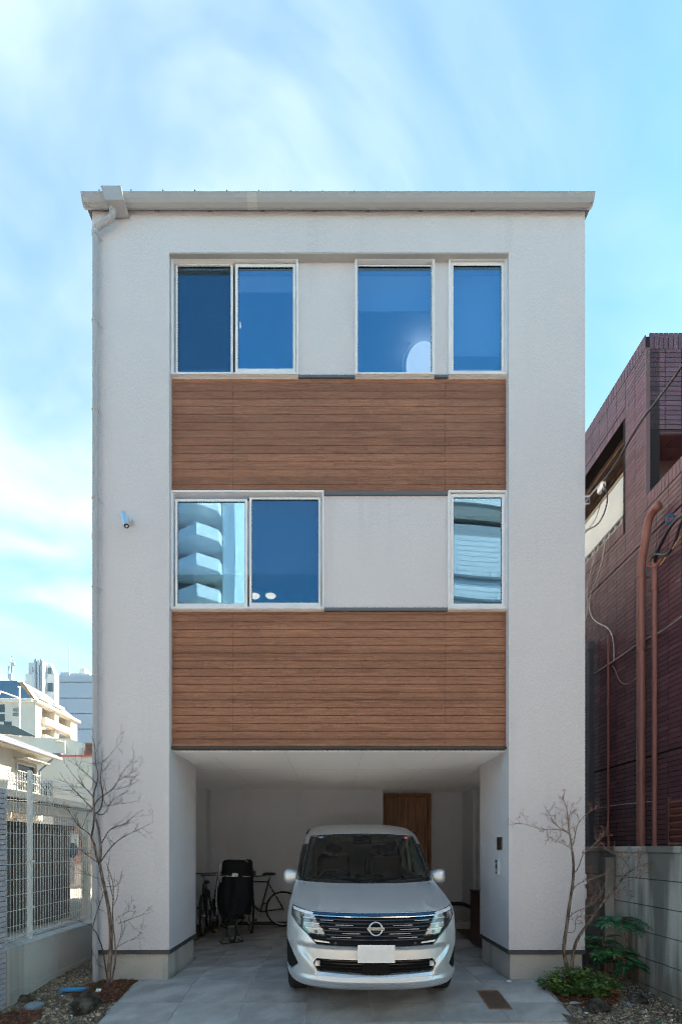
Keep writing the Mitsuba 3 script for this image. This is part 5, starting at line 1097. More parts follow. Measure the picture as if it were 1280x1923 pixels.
main = [
    ([L(204, 1852), L(205, 1823), L(208, 1782), L(207, 1731), L(203, 1701), L(196, 1665), L(187, 1622)], .023, .015),
    ([L(187, 1622), L(181, 1606), L(175, 1580), L(171, 1573)], .013, .010), ([L(171, 1573), L(174, 1560), L(178, 1530)], .010, .0085),
    ([L(187, 1622), L(189, 1595), L(187, 1570), L(183, 1547), L(178, 1528), L(177, 1510), L(176, 1497)], .013, .009),
    ([L(176, 1497), L(179, 1479), L(184, 1458), L(180, 1435), L(178, 1412), L(176, 1388)], .008, .002),
    ([L(178, 1528), L(190, 1515, .1), L(193, 1490, .12), L(190, 1460, .15), L(193, 1430, .15), L(192, 1408, .15)], .008, .002),
    ([L(193, 1431, .1), L(208, 1415, .1), L(219, 1402, .1), L(227, 1394, .1)], .004, .0015),
    ([L(177, 1515, -.1), L(188, 1498, -.1), L(207, 1485, -.12), L(222, 1466, -.12), L(238, 1440, -.14), L(250, 1429, -.14)], .0075, .002),
    ([L(222, 1466, -.12), L(240, 1456, -.1), L(255, 1448, -.1)], .004, .0014), ([L(209, 1483, -.1), L(235, 1478, .0), L(262, 1464, .0)], .004, .0014),
    ([L(180, 1527, .1), L(195, 1528, .1), L(205, 1513, .1), L(214, 1500, .1), L(230, 1490, .1), L(244, 1482, .1)], .006, .0016),
    ([L(190, 1515, .1), L(210, 1512, .1), L(240, 1507, .12), L(264, 1504, .12)], .004, .0014),
    ([L(190, 1583), L(197, 1572), L(208, 1557), L(228, 1549), L(248, 1534), L(270, 1520)], .0065, .0015),
    ([L(188, 1620), L(200, 1602), L(218, 1581), L(236, 1569), L(262, 1556), L(288, 1542)], .0075, .0015),
    ([L(171, 1573), L(160, 1560, .1), L(143, 1545, .1), L(128, 1522, .12), L(118, 1510, .12)], .006, .0016),
    ([L(178, 1527), L(165, 1510, .1), L(152, 1497, .1), L(140, 1485, .12), L(126, 1470, .12), L(112, 1450, .15)], .007, .0016),
    ([L(176, 1500), L(160, 1480, .1), L(145, 1465, .1), L(133, 1450, .1), L(122, 1434, .1)], .006, .0015),
    ([L(183, 1477), L(165, 1455, -.1), L(150, 1442, -.1), L(142, 1430, -.1)], .005, .0015),
    ([L(187, 1622), L(172, 1612, -.1), L(155, 1600, -.1), L(140, 1588, -.1)], .005, .0015), ([L(196, 1660), L(180, 1648, -.1), L(160, 1640, -.15), L(145, 1630, -.15)], .004, .0014),
    ([L(207, 1850), L(215, 1815), L(217, 1785), L(214, 1745), L(213, 1700), L(214, 1660), L(208, 1638), L(204, 1625)], .010, .003),
    ([L(214, 1690), L(206, 1660, .05), L(203, 1640, .05), L(200, 1622, .05)], .004, .0015), ([L(213, 1700), L(222, 1675), L(219, 1650)], .004, .0014),
    ([L(203, 1845), L(198, 1815), L(193, 1785), L(185, 1760), L(174, 1742)], .009, .006), ([L(174, 1742), L(180, 1720), L(190, 1690), L(197, 1660)], .006, .003), ([L(174, 1742), L(160, 1735, .05), L(150, 1738, .05)], .003, .0012),
    ([L(217, 1785), L(226, 1760), L(228, 1740), L(222, 1720)], .004, .002), ([L(222, 1735), L(240, 1728), L(262, 1720), L(290, 1710)], .004, .0012), ([L(219, 1780), L(240, 1768), L(275, 1762)], .003, .0011), ([L(204, 1823), L(190, 1815), L(176, 1808)], .003, .0012), ([L(216, 1730), L(232, 1716), L(250, 1712), L(262, 1716)], .003, .0011),
]
base, small = [], []
for k, (pts, r0, r1) in enumerate(main):
    p, rr = limb(pts, r0, r1, seed=k, wob=.0018 if k > 1 else 0)
    base.append(tube(p, rr, 9 if r0 > .009 else 6))
    if r0 < .0085: small += twigs(p, rr, 7 if r0 > .004 else 4, .22, 100 + k, 2)
add(LT + '__trunk', cat(base[:2] + [base[3], base[20]]), 'bark', None, True)
DKW = (.050, .040, .036)
for k, m in enumerate(base):
    if k not in (0, 1, 3, 20): add(LT + '__branch', m, 'vc_matte', DKW, True)
add(LT + '__twigs', cat(small), 'vc_matte', (.085, .062, .055), True, kind='stuff')
RT = thing('bare_tree', 'two stemmed bare shrub tree with brown buds in front of the right pillar', 'tree')
ry = -.26
def R(px, py, dy=0): return P(px, py, ry + dy)
mainr = [
    ([R(1066, 1838), R(1061, 1802), R(1058.5, 1785), R(1062.6, 1747), R(1066.7, 1714), R(1072, 1679), R(1076, 1638), R(1073.5, 1597)], .021, .0125),
    ([R(1071, 1838), R(1075, 1796), R(1083, 1766), R(1105, 1733), R(1121, 1709), R(1141, 1684), R(1162, 1657), R(1184, 1635)], .019, .010),
    ([R(1073.5, 1597), R(1071, 1577), R(1067, 1553), R(1064, 1525), R(1058, 1505), R(1050, 1497)], .010, .0028),
    ([R(1072, 1590), R(1080, 1565, .1), R(1086, 1545, .12), R(1096, 1532, .12), R(1112, 1520, .12), R(1126, 1508, .12)], .007, .002),
    ([R(1070, 1572), R(1055, 1557, -.08), R(1040, 1545, -.1), R(1033, 1530, -.1), R(1028, 1522, -.1)], .006, .002),
    ([R(1068, 1566), R(1050, 1558, .02), R(1020, 1557, .02), R(995, 1550, .02), R(964, 1546, .02)], .0055, .0015),
    ([R(1072, 1596), R(1058, 1585, -.1), R(1043, 1578, -.1), R(1025, 1570, -.1)], .005, .0016), ([R(1067, 1555), R(1070, 1530, .1), R(1075, 1512, .1)], .005, .0018),
    ([R(1076, 1640), R(1088, 1622, -.05), R(1094, 1606, -.05), R(1110, 1590, -.05), R(1128, 1572, -.05), R(1140, 1560, -.05)], .0075, .002),
    ([R(1074, 1676), R(1090, 1658, .05), R(1115, 1650, .05), R(1140, 1638, .05), R(1155, 1625, .05)], .006, .002),
    ([R(1067, 1725), R(1090, 1708, -.08), R(1115, 1695, -.1), R(1130, 1672, -.1), R(1142, 1648, -.1)], .006, .002),
    ([R(1063, 1750), R(1080, 1735, -.1), R(1082, 1726, -.1), R(1100, 1720, -.1), R(1115, 1712, -.1)], .0045, .0018),
    ([R(1184, 1635), R(1175, 1620, .05), R(1160, 1607, .05), R(1140, 1598, .05), R(1128, 1585, .05), R(1115, 1575, .05)], .006, .002),
    ([R(1184, 1635), R(1200, 1618), R(1202, 1605), R(1208, 1592)], .006, .002), ([R(1184, 1635), R(1205, 1625, -.1), R(1235, 1612, -.1), R(1258, 1598, -.15), R(1275, 1585, -.15)], .006, .0016),
    ([R(1162, 1657), R(1180, 1655, -.1), R(1195, 1645, -.1), R(1225, 1630, -.1)], .004, .0015), ([R(1175, 1645), R(1170, 1628, .1), R(1180, 1612, .1), R(1185, 1598, .1)], .004, .0016), ([R(1141, 1684), R(1160, 1672, .1), R(1178, 1668, .1)], .003, .0014), ([R(1121, 1709), R(1110, 1690, .1), R(1120, 1672, .1), R(1132, 1665, .1)], .004, .0014),
]
base, small = [], []
for k, (pts, r0, r1) in enumerate(mainr):
    p, rr = limb(pts, r0, r1, seed=40 + k, wob=.0022 if k > 1 else .0008)
    base.append(tube(p, rr, 9 if r0 > .009 else 6))
    if k > 1: small += twigs(p, rr, 10, .13, 300 + k, 2, .25)
add(RT + '__stem', base[0], 'bark', None, True); add(RT + '__stem', base[1], 'bark', None, True)
for m in base[2:]: add(RT + '__branch', m, 'vc_matte', (.20, .155, .13), True)
add(RT + '__twigs', cat(small), 'vc_matte', (.22, .14, .115), True, kind='stuff')
add(RT + '__buds', cat(buds(small, 3, .55, .0045)), 'vc_matte', (.26, .10, .06), True, kind='stuff')
# ---------------------------------------------------------------- leafy shrubs on the right, tufts on the left
def leaf(n=5):
    t = np.linspace(0, 1, n); w = np.sin(np.pi * t ** .8) * .5; w[0] = .02; w[-1] = 0
    v = []
    for a, b in zip(t, w): v += [[a, -b, .10 * b], [a, 0, -.06 * math.sin(math.pi * a)], [a, b, .10 * b]]
    f = []
    for i in range(n - 1):
        for j in (0, 1): f += [[i * 3 + j, i * 3 + 3 + j, i * 3 + 4 + j], [i * 3 + j, i * 3 + 4 + j, i * 3 + 1 + j]]
    return np.array(v), np.array(f)
LV, LF = leaf()
def leaves(pos, dirs, length, width, roll=None, droop=.2, seed=0):
    r = np.random.default_rng(seed); pos = np.asarray(pos); d = np.asarray(dirs, float); n = len(pos)
    d /= np.linalg.norm(d, axis=1, keepdims=True)
    s = np.cross(d, [0, 0, 1.]) ; s /= np.linalg.norm(s, axis=1, keepdims=True) + 1e-6
    u = np.cross(s, d); a = r.normal(0, .45, n) if roll is None else roll
    s, u = s * np.cos(a)[:, None] + u * np.sin(a)[:, None], u * np.cos(a)[:, None] - s * np.sin(a)[:, None]
    L_, W_ = np.broadcast_to(length, n), np.broadcast_to(width, n)
    v = pos[:, None] + LV[None, :, :1] * d[:, None] * L_[:, None, None] + LV[None, :, 1:2] * s[:, None] * W_[:, None, None] + LV[None, :, 2:] * u[:, None] * L_[:, None, None]
    v[..., 2] -= droop * (LV[None, :, 0] ** 2) * L_[:, None]
    return v.reshape(-1, 3), (LF[None] + len(LV) * np.arange(n)[:, None, None]).reshape(-1, 3)
scene['vc_leaf'] = two({'type': 'principled', 'base_color': VC, 'roughness': .42, 'specular': .5})
sb = thing('low_shrub', 'low bushy green shrub beside the driveway under the right tree', 'shrub')
r = np.random.default_rng(17)
ps, ds, Ls, cols, st = [], [], [], [], []
for k in range(330):
    u, w = r.uniform(-1, 1), r.uniform(-1, 1)
    if u * u + w * w > 1: continue
    x, y = 2.62 + .36 * u, -.36 + .20 * w
    if x < 2.30 and y < -.3: x += .12
    h = .24 * (1 - .5 * (u * u + w * w)) * r.uniform(.45, 1.15)
    z0 = float(zbed(x, y)); tip = np.array([x + .06 * u + r.normal(0, .02), y + .05 * w - .02 + r.normal(0, .02), z0 + h + .03])
    st.append(tube([(x, y, z0), tip * .5 + np.array([x, y, z0]) * .5 + [0, 0, .01], tip], [.002, .0015, .001], 4, False))
    m = r.integers(6, 11); ph = r.uniform(0, 6.28)
    tone = r.uniform(.7, 1.3) * np.array([.060, .135, .030]) if r.random() < .72 else r.uniform(.8, 1.2) * np.array([.13, .215, .042])
    if r.random() < .03: tone = np.array([.25, .10, .06])
    for j in range(m):
        t = r.uniform(.25, 1); a = ph + j * 2.4; q = np.array([x, y, z0]) * (1 - t) + tip * t
        ps.append(q); ds.append([math.cos(a), math.sin(a), r.uniform(.1, .8)]); Ls.append(r.uniform(.036, .068)); cols.append(tone * r.uniform(.8, 1.2))
add(sb + '__stems', cat(st), 'vc_matte', (.09, .06, .04)); add(sb + '__leaves', leaves(ps, ds, np.array(Ls), np.array(Ls) * .42, seed=2), 'vc_leaf', np.repeat(np.array(cols), len(LV), 0), True, kind='stuff')
def frond(base, d, length, seed, col):
    """Rachis with pairs of leaflets."""
    r = np.random.default_rng(seed); d = np.asarray(d, float); d /= np.linalg.norm(d); q = [np.asarray(base, float)]; n = 9
    for j in range(n): d = d + [0, 0, -.085] + r.normal(0, .02, 3); d /= np.linalg.norm(d); q.append(q[-1] + d * length / n)
    q = np.array(q); ps, ds, Ls, rl = [], [], [], []
    for i in range(2, n + 1):
        t = q[i] - q[i - 1]; t /= np.linalg.norm(t); s = np.cross(t, [0, 0, 1.]); s /= np.linalg.norm(s) + 1e-6
        for sg in (-1, 1):
            ps.append(q[i]); ds.append(s * sg * .85 + t * .55 + [0, 0, .12]); Ls.append(length * .34 * (1 - .035 * abs(i - 5) ** 1.5) * r.uniform(.85, 1.1)); rl.append(r.normal(0, .25))
    ps.append(q[-1]); ds.append(q[-1] - q[-2]); Ls.append(length * .24); rl.append(0)
    lv = leaves(ps, ds, np.array(Ls), np.array(Ls) * .33, np.array(rl), .25, seed)
    c = np.repeat(np.asarray(col) * np.random.default_rng(seed).uniform(.75, 1.25, (len(ps), 1)), len(LV), 0)
    return tube(q, np.linspace(.0028, .0012, len(q)), 5, False), lv, c
def mahonia(key, crowns, label):
    k = thing('fern_leaved_shrub', label, 'shrub'); r = np.random.default_rng(key); rach = []; sd = key * 100
    for (stem, nf, L0, spread, tone) in crowns:
        p = spline(stem, 14); add(k + '__stem', tube(p, np.linspace(.011, .008, 14), 8), 'vc_matte', (.22, .135, .085), True)
        for j in range(nf):
            a = 2 * math.pi * j / nf + r.uniform(-.25, .25); sd += 1
            fr_, lv, c = frond(p[-1] + [0, 0, r.uniform(-.05, .02)], (math.cos(a), math.sin(a), r.uniform(.05, spread)), L0 * 1.25 * r.uniform(.75, 1.1), sd, np.array(tone) * r.uniform(.75, 1.25) if r.random() > .06 else np.array([.16, .075, .035]))
            rach.append(fr_); add(k + '__frond', lv, 'vc_leaf', c, True)
    add(k + '__leaf_stalks', cat(rach), 'vc_matte', (.10, .09, .05), True)
G1, G2 = (.025, .125, .050), (.045, .16, .045)
mahonia(1, [([P(1172, 1830, .02), P(1170, 1800, .02), P(1178, 1775, .02), P(1172, 1755, .0), P(1166, 1725, .0)], 13, .26, .35, G1)], 'tall fern leaved shrub with a twisted brown stem against the block wall')
mahonia(2, [([P(1150, 1835, -.02), P(1148, 1810, -.02), P(1145, 1788, -.03)], 13, .25, .8, G2), ([P(1165, 1838, -.05), P(1172, 1818, -.08), P(1176, 1806, -.1)], 12, .24, .5, G1), ([P(1140, 1840, .02), P(1134, 1800, .04), P(1131, 1765, .05)], 9, .17, .7, G2)], 'dense green fern leaved shrub between the house corner and the block wall')
def tuft(c, n, h, label, seed):
    k = thing('grass_tuft', label, 'plant'); r = np.random.default_rng(seed); ps = np.tile(c, (n, 1)) + r.normal(0, .012, (n, 3)) * [1, 1, 0]
    add(k, leaves(ps, np.stack([r.normal(0, .35, n), r.normal(0, .35, n), np.ones(n)], 1), h * r.uniform(.6, 1.1, n), .008, droop=.3, seed=seed), 'vc_leaf', np.repeat(np.array([[.04, .13, .03]]) * r.uniform(.7, 1.3, (n, 1)), len(LV), 0), True)
def onbed(px, py, side=1):
    """Where the line of sight meets the garden bed."""
    y = -.5
    for _ in range(40):
        x = PX(px, y); z = float(bedz(np.array([x]), np.array([y]), side)[0]); y = (EYE - z) * F / (py - VPY) - DIST
    return np.array([PX(px, y), y, z])
tuft(onbed(179, 1860), 26, .09, 'small green bulb shoots by the foot of the downpipe', 1); tuft(onbed(4, 1878), 30, .13, 'dark green grass tuft at the foot of the tiled pier', 2)
def rock(px, py, w, h, dpt, side, seed, label, sink=.3):
    c = onbed(px, py, side); k = thing('garden_rock', label, 'rock', 'rocks in the garden beds'); v, f = blob((0, 0, 0), (w, dpt, h), seed, 4, .55, 1.1)
    v = np.round(v * 0, 3) + v; add(k, (v + c + [0, 0, h * (1 - 2 * sink) * .6], f), 'rock', None, 30)
rock(160, 1897, .135, .125, .12, 1, 3, 'dark mossy dome shaped rock beside the driveway on the left', .2); rock(47, 1879, .085, .045, .06, 1, 8, 'small flat dark stone behind the round drain cover')
rock(1122, 1898, .125, .085, .09, 2, 5, 'dark angular rock in the gravel by the right edge of the driveway', .2); rock(1199, 1882, .095, .062, .08, 2, 11, 'dark brown rock nearer the block wall', .25)
c = onbed(1080, 1886, 2); k = thing('flat_stone', 'flat pale grey stone at the edge of the driveway on the right', 'stone'); add(k, blob(c + [0, 0, .012], (.065, .035, .014), 4, 3, .4), 'vc_matte', (.26, .28, .29), 30)
c = onbed(1182, 1889, 2); k = thing('flat_stone', 'small flat grey stone between the two dark rocks on the right', 'stone'); add(k, blob(c + [0, 0, .01], (.04, .02, .010), 6, 3, .4), 'vc_matte', (.20, .21, .22), 30)
c = onbed(1238, 1922, 2); k = thing('green_scrap', 'small bright green scrap on the gravel at the lower right', 'scrap'); add(k, blob(c + [0, 0, .01], (.022, .012, .010), 4, 2, .3), 'vc_satin', (.01, .22, .10), 30)
# blue slab, round cover, plant tag on the left
pts = [onbed(109, 1869), onbed(147, 1866.5), onbed(168, 1859.5), onbed(126, 1859)]
zc = max(p[2] for p in pts) + .012
k = thing('blue_slab', 'flat bright blue slab lying on the gravel', 'slab'); g = Polygon([(p[0], p[1]) for p in pts])
add(k, extr(g, .018, 'xyz', zc), 'vc_satin', (.015, .20, .40))
c = onbed(63.5, 1893); k = thing('round_drain_cover', 'round blue grey drain cover in the gravel at the lower left', 'cover')
add(k + '__lid', lathe([(0, .036), (.078, .036), (.084, .030), (.084, .022)], c, n=32), 'vc_satin', (.20, .245, .29), 30); add(k + '__rim', lathe([(.070, .0215), (.092, .0215), (.095, .0), (.095, -.03)], c, n=32), 'vc_satin', (.17, .21, .25), 30); add(k + '__screw', lathe([(0, .038), (.008, .0375), (.008, .0355)], c + [-.05, .02, 0], n=10), 'chrome')
c = onbed(184, 1866); k = thing('plant_tag', 'small white plant tag stuck in the bark mulch', 'tag'); v, f = cbox(-.028, .028, -.0012, .0012, 0, .035, .001); add(k + '__card', (np.stack([v[:, 0], v[:, 1] + v[:, 2] * .5, v[:, 2]], 1) + c + [0, 0, .012], f), 'vc_satin', (.72, .72, .74))
add(k + '__print', box(c[0] - .02, c[0] + .018, c[1] + .0085, c[1] + .0097, c[2] + .026, c[2] + .033), 'vc_satin', (.3, .3, .36)); add(k + '__stake', box(c[0] - .004, c[0] + .004, c[1] - .001, c[1] + .001, c[2] - .03, c[2] + .0125), 'vc_satin', (.6, .6, .6))
# brown iron drain grate let into the driveway
def ondrive(px, py):
    y = -.5
    for _ in range(30): y = (EYE - float(ramp(np.array(y)))) * F / (py - VPY) - DIST
    return np.array([PX(px, y), y])
q = [ondrive(895, 1861), ondrive(936, 1861), ondrive(961, 1896), ondrive(917, 1896)]
gx0, gx1 = (q[0][0] + q[3][0]) / 2, (q[1][0] + q[2][0]) / 2; gy0, gy1 = q[2][1], q[0][1]
gt = thing('drain_cover', 'rusty brown cast iron drain cover set into the driveway', 'drain cover')
RU = (.105, .062, .042)
add(gt + '__frame', sheared(extr(sbox(gx0, gy0, gx1, gy1).difference(sbox(gx0 + .012, gy0 + .012, gx1 - .012, gy1 - .012)), .007, 'xyz', .0005)), 'vc_satin', (.20, .115, .075))
add(gt + '__lid', sheared(box(gx0 + .013, gx1 - .013, gy0 + .013, gy1 - .013, .0004, .0022)), 'vc_satin', RU)
for i in range(9):
    for j in range(int((gy1 - gy0) / .022) - 1):
        if (i + j) % 1 == 0: add(gt + '__tread', sheared(cbox(gx0 + .018 + i * (gx1 - gx0 - .036) / 9, gx0 + .018 + (i + .62) * (gx1 - gx0 - .036) / 9, gy0 + .018 + .022 * j, gy0 + .031 + .022 * j, .0023, .0048, .001)), 'vc_satin', np.array(RU) * rng.uniform(.7, 1.3))
c = ondrive(953, 1842); k = thing('floor_drain_cap', 'small round pale cap on the driveway at the right pillar corner', 'cap'); add(k, lathe([(0, .012), (.026, .010), (.034, .001)], (c[0], c[1] - .03, float(ramp(np.array(c[1] - .03)))), n=18), 'vc_satin', (.55, .56, .58), 30)
# ---------------------------------------------------------------- bicycles
def bicycle(label, rear, front, R=.33, col=(.03, .03, .034), rim=(.35, .35, .36), saddle=.86, bars=1.0, basket=False, steer=0.0, lean=0.0, flat=False, drop=False, spokes=16):
    b = thing('bicycle', label, 'bicycle', 'parked bicycles'); rear, front = np.array(rear, float), np.array(front, float)
    ex = front - rear; wb = np.linalg.norm(ex); ex /= wb; ey_ = np.array([-ex[1], ex[0]])
    def W3(pts):
        p = np.atleast_2d(np.asarray(pts, float)); yy = p[:, 1] + p[:, 2] * lean
        return np.stack([rear[0] + ex[0] * p[:, 0] + ey_[0] * yy, rear[1] + ex[1] * p[:, 0] + ey_[1] * yy, p[:, 2] + .005], 1)
    def PB(key, mesh, m_, c_, sm=True):
        v, f = va(mesh); return add(b + '__' + key, (W3(v), f), m_, c_, sm)
    bb = np.array([.43, 0, .28]); st_top = np.array([.43 - .17, 0, saddle - .06]); hd0, hd1 = np.array([wb - .10, 0, R + .37]), np.array([wb - .155, 0, min(R + .52, bars - .1)])
    def turn(v):                                              # the front assembly turned about the head axis
        v = np.array(v, float); o = hd0[:2]; c, s = math.cos(steer), math.sin(steer); q = v[:, :2] - o
        v[:, 0] = o[0] + q[:, 0] * c - q[:, 1] * s; v[:, 1] = o[1] + q[:, 0] * s + q[:, 1] * c; return v
    for nm, cx in (('r', 0.0), ('f', wb)):
        w = numbered(b + '__wheel'); tr = turn if nm == 'f' else (lambda v: np.array(v, float))
        def PW(key, mesh, m_, c_): v, f = va(mesh); add(w + '__' + key, (W3(tr(v)), f), m_, c_, True)
        PW('tyre', torus((cx, 0, R), R - .018, .018, (0, 1, 0), 44, 8), 'rubber', None)
        PW('rim', torus((cx, 0, R), R - .042, .011, (0, 1, 0), 40, 6), 'vc_metal', rim)
        sp_ = []
        for k in range(spokes):
            a = 2 * math.pi * k / spokes; a2 = a + (.35 if k % 2 else -.35); sgn = .025 if k % 4 < 2 else -.025
            sp_.append(tube([(cx + .02 * math.cos(a2), sgn, R + .02 * math.sin(a2)), (cx + (R - .045) * math.cos(a), 0, R + (R - .045) * math.sin(a))], .0016, 4, False))
        PW('spokes', cat(sp_), 'vc_metal', (.5, .5, .5)); PW('hub', tube([(cx, -.05, R), (cx, .05, R)], .022, 10), 'vc_metal', (.4, .4, .4))
    if drop or not flat: top = [tube([st_top + (bb - st_top) * .12, hd1], .015, 8)]
    else: top = [tube([st_top + (bb - st_top) * .55, hd1], .017, 8)]
    PB('frame', cat(top + [tube([bb, hd0], .020, 8), tube([bb, st_top], .016, 8), tube([hd0, hd1], .021, 8)] + [tube([(0, s * .06, R), bb + [0, s * .03, 0]], .009, 6) for s in (-1, 1)] + [tube([(0, s * .06, R), st_top + (bb - st_top) * .15 + [0, s * .02, 0]], .008, 6) for s in (-1, 1)]), 'vc_gloss', col)
    v, f = cat([tube(turn([(wb, s * .055, R), (wb - .05, s * .05, R + .22), hd0 + [0, s * .035, -.02]]), [.009, .012, .014], 6) for s in (-1, 1)]); add(b + '__fork', (W3(v), f), 'vc_gloss', col, True)
    hb = hd1 + [(-.02), 0, bars - hd1[2]]
    if drop: bar = [(hb + [.02, s * y, 0] + np.array([dx, 0, dz])) for s in (1,) for y, dx, dz in ((0, 0, 0),)]; pts = [hb + [-.02, -.21, -.12], hb + [.09, -.21, -.12], hb + [.10, -.21, -.02], hb + [.02, -.20, 0], hb + [.0, 0, 0], hb + [.02, .20, 0], hb + [.10, .21, -.02], hb + [.09, .21, -.12], hb + [-.02, .21, -.12]]
    else: pts = [hb + [-.17, -.28, -.01], hb + [-.06, -.26, .01], hb + [0, -.10, 0], hb, hb + [0, .10, 0], hb + [-.06, .26, .01], hb + [-.17, .28, -.01]]
    v, f = tube(turn(spline(pts, 30)), .0125, 8); add(b + '__handlebar', (W3(v), f), 'vc_metal', (.12, .12, .13), True)
    v, f = tube(turn([hd1, hb]), .013, 8); add(b + '__stem', (W3(v), f), 'vc_metal', (.25, .25, .26), True)
    PB('seat_post', tube([st_top, st_top + [-.02, 0, .055]], .013, 8), 'vc_metal', (.4, .4, .4))
    sv, sf = blob((0, 0, 0), (.135, .075, .03), 1, 3, 0); sv = sv.copy(); sv[:, 1] *= np.interp(sv[:, 0], [-.135, -.03, .135], [1, .75, .28]); PB('saddle', (sv + st_top + [.01, 0, .075], sf), 'vc_satin', (.02, .02, .022))
    PB('chainring', cat([torus(bb + [0, -.04, 0], .085, .006, (0, 1, 0), 32, 5)] + [tube([bb + [0, -.04, 0], bb + [.085 * math.cos(a), -.04, .085 * math.sin(a)]], .006, 5) for a in np.arange(5) * 1.2566]), 'vc_metal', (.50, .46, .38))
    for s in (-1, 1):
        c = numbered(b + '__crank'); cr = bb + [s * .09, s * .065, -s * .14]
        PBk = lambda kk, m__, mt, cc: add(kk, (W3(va(m__)[0]), va(m__)[1]), mt, cc, True)
        PBk(c, tube([bb + [0, s * .06, 0], cr], [.014, .010], 6), 'vc_metal', (.55, .55, .55)); PBk(c + '__pedal', cbox(cr[0] - .045, cr[0] + .045, cr[1] + s * .055 - .045, cr[1] + s * .055 + .045, cr[2] - .012, cr[2] + .012, .005), 'vc_satin', (.03, .03, .03)); add(c + '__reflector', (W3(cbox(cr[0] - .0475, cr[0] - .0452, cr[1] + s * .055 - .03, cr[1] + s * .055 + .03, cr[2] - .008, cr[2] + .008, .001)[0]), CBF), 'vc_gloss', (.6, .22, .04))
    if flat: PB('chain_case', cbox(-.05, .52, -.055, -.045, .22, .38, .02), 'vc_satin', (.03, .03, .03), False); PB('mudguard', cat([tube([(R * 1.06 * math.cos(a), 0, R + R * 1.06 * math.sin(a)) for a in np.linspace(.3, 3.0, 24)], .014, 6)]), 'vc_satin', (.06, .06, .065))
    if basket:
        w_ = []; x0, x1, z0, z1 = wb - .02, wb + .24, R + .42, R + .66
        for k in range(6):
            t = k / 5; w_ += [tube([(x0 + (x1 - x0) * t, -.15, z0), (x0 + (x1 - x0) * t, -.18, z1)], .003, 4), tube([(x0 + (x1 - x0) * t, .15, z0), (x0 + (x1 - x0) * t, .18, z1)], .003, 4), tube([(x1, -.15 + .3 * t, z0), (x1 + .02, -.18 + .36 * t, z1)], .003, 4), tube([(x0, -.15 + .3 * t, z0), (x0, -.18 + .36 * t, z1)], .003, 4), tube([(x0, -.15 + .3 * t, z0), (x1, -.15 + .3 * t, z0)], .003, 4)]
        for z in (z0, (z0 + z1) / 2, z1): w_.append(tube([(x0, -.16, z), (x1, -.16, z), (x1, .16, z), (x0, .16, z), (x0, -.16, z)], .004, 4))
        v, f = cat(w_); add(b + '__basket', (W3(turn(v)), f), 'vc_satin', (.03, .03, .03), True)
    return b, W3
def stand(b, W3, x, R):
    v, f = cat([tube([(x, s * .05, R), (x - .03, s * .11, .12), (x - .05, s * .16, .075), (x - .05, s * .17, .01), (x + .16, s * .15, .01)], .008, 6) for s in (-1, 1)] + [tube([(x - .05, -.17, .01), (x - .05, .17, .01)], .008, 6), tube([(x - .035, -.12, .11), (x - .035, .12, .11)], .006, 6)]); add(b + '__stand', (W3(v), f), 'vc_satin', (.03, .03, .03), True)
b1, W1_ = bicycle('bicycle under the black child seat cover, rear wheel on a stand', (-1.575, 2.06), (-2.08, 2.95), .255, saddle=.80, bars=1.02, flat=True)
stand(b1, W1_, 0, .255); v, f = cbox(-.285, -.275, -.028, .028, .60, .63, .004); add(b1 + '__rear_light', (W1_(v) + [.09, -.02, -.05], f), 'vc_gloss', (.6, .02, .03))
b2, _ = bicycle('black bicycle behind the left pillar with its front wheel turned to the street', (-2.30, 3.42), (-2.185, 2.62), .345, basket=False, flat=True, bars=1.05, saddle=.86)
b3, _ = bicycle('thin framed road bicycle leaning along the back wall', (-.925, 3.60), (-1.93, 3.58), .335, drop=True, saddle=.98, bars=.96, rim=(.62, .60, .55), lean=-.06, spokes=24)
b4, _ = bicycle('dark bicycle between the covered one and the road bicycle, narrow front wheel showing', (-1.95, 3.36), (-1.36, 2.93), .35, flat=True, steer=-.66, bars=.98, saddle=.84)
# rain cover
cv = thing('child_seat_cover', 'black rain cover with grey piping over a rear child seat', 'cover')
cx, cy = -1.475, 2.02
def shell(zs_, wx_, wy_, ys_, n=64, e=3.4, amp=.012, seed=0, cxs=None):
    rows = []
    for i, z in enumerate(zs_):
        a = np.arange(n) * 2 * math.pi / n; c, s = np.cos(a), np.sin(a)
        k = 1 / (np.abs(c) ** e + np.abs(s) ** e) ** (1 / e)
        x = cx + (cxs[i] if cxs is not None else 0) + wx_[i] * k * c; y = cy + ys_[i] + wy_[i] * k * s; rows.append(np.stack([x, y, np.full(n, z)], 1))
    V = np.vstack(rows); m = len(zs_)
    fold = meshkit.fbm(np.stack([V[:, 0] * 11, V[:, 1] * 11, V[:, 2] * 2.2], -1), 3, seed) - .5
    V = V + np.stack([(V[:, 0] - cx), (V[:, 1] - cy), 0 * V[:, 0]], 1) * (fold * amp * 14)[:, None]
    i, j = np.meshgrid(np.arange(m - 1), np.arange(n), indexing='ij'); j2 = (j + 1) % n
    q = np.stack([i * n + j, i * n + j2, (i + 1) * n + j2, (i + 1) * n + j], -1).reshape(-1, 4)
    f = np.vstack([q[:, [0, 1, 2]], q[:, [0, 2, 3]]]); V = np.vstack([V, V[-n:].mean(0)]); kk = np.arange(n)
    return V, np.vstack([f, np.stack([(m - 1) * n + kk, (m - 1) * n + (kk + 1) % n, kk * 0 + m * n], 1)])
zz = np.linspace(0, 1, 26)
zd = .49 + .60 * zz
dv, df = shell(zd, .222 - .012 * (1 - zz) + .012 * np.sin(zz * 5), .25 + .03 * (1 - zz), -.02 * (1 - zz), amp=.030, seed=4, cxs=-.02 * (1 - zz), e=4.2)
hem = meshkit.fbm(dv * [5, 5, 0], 3, 8) - .5
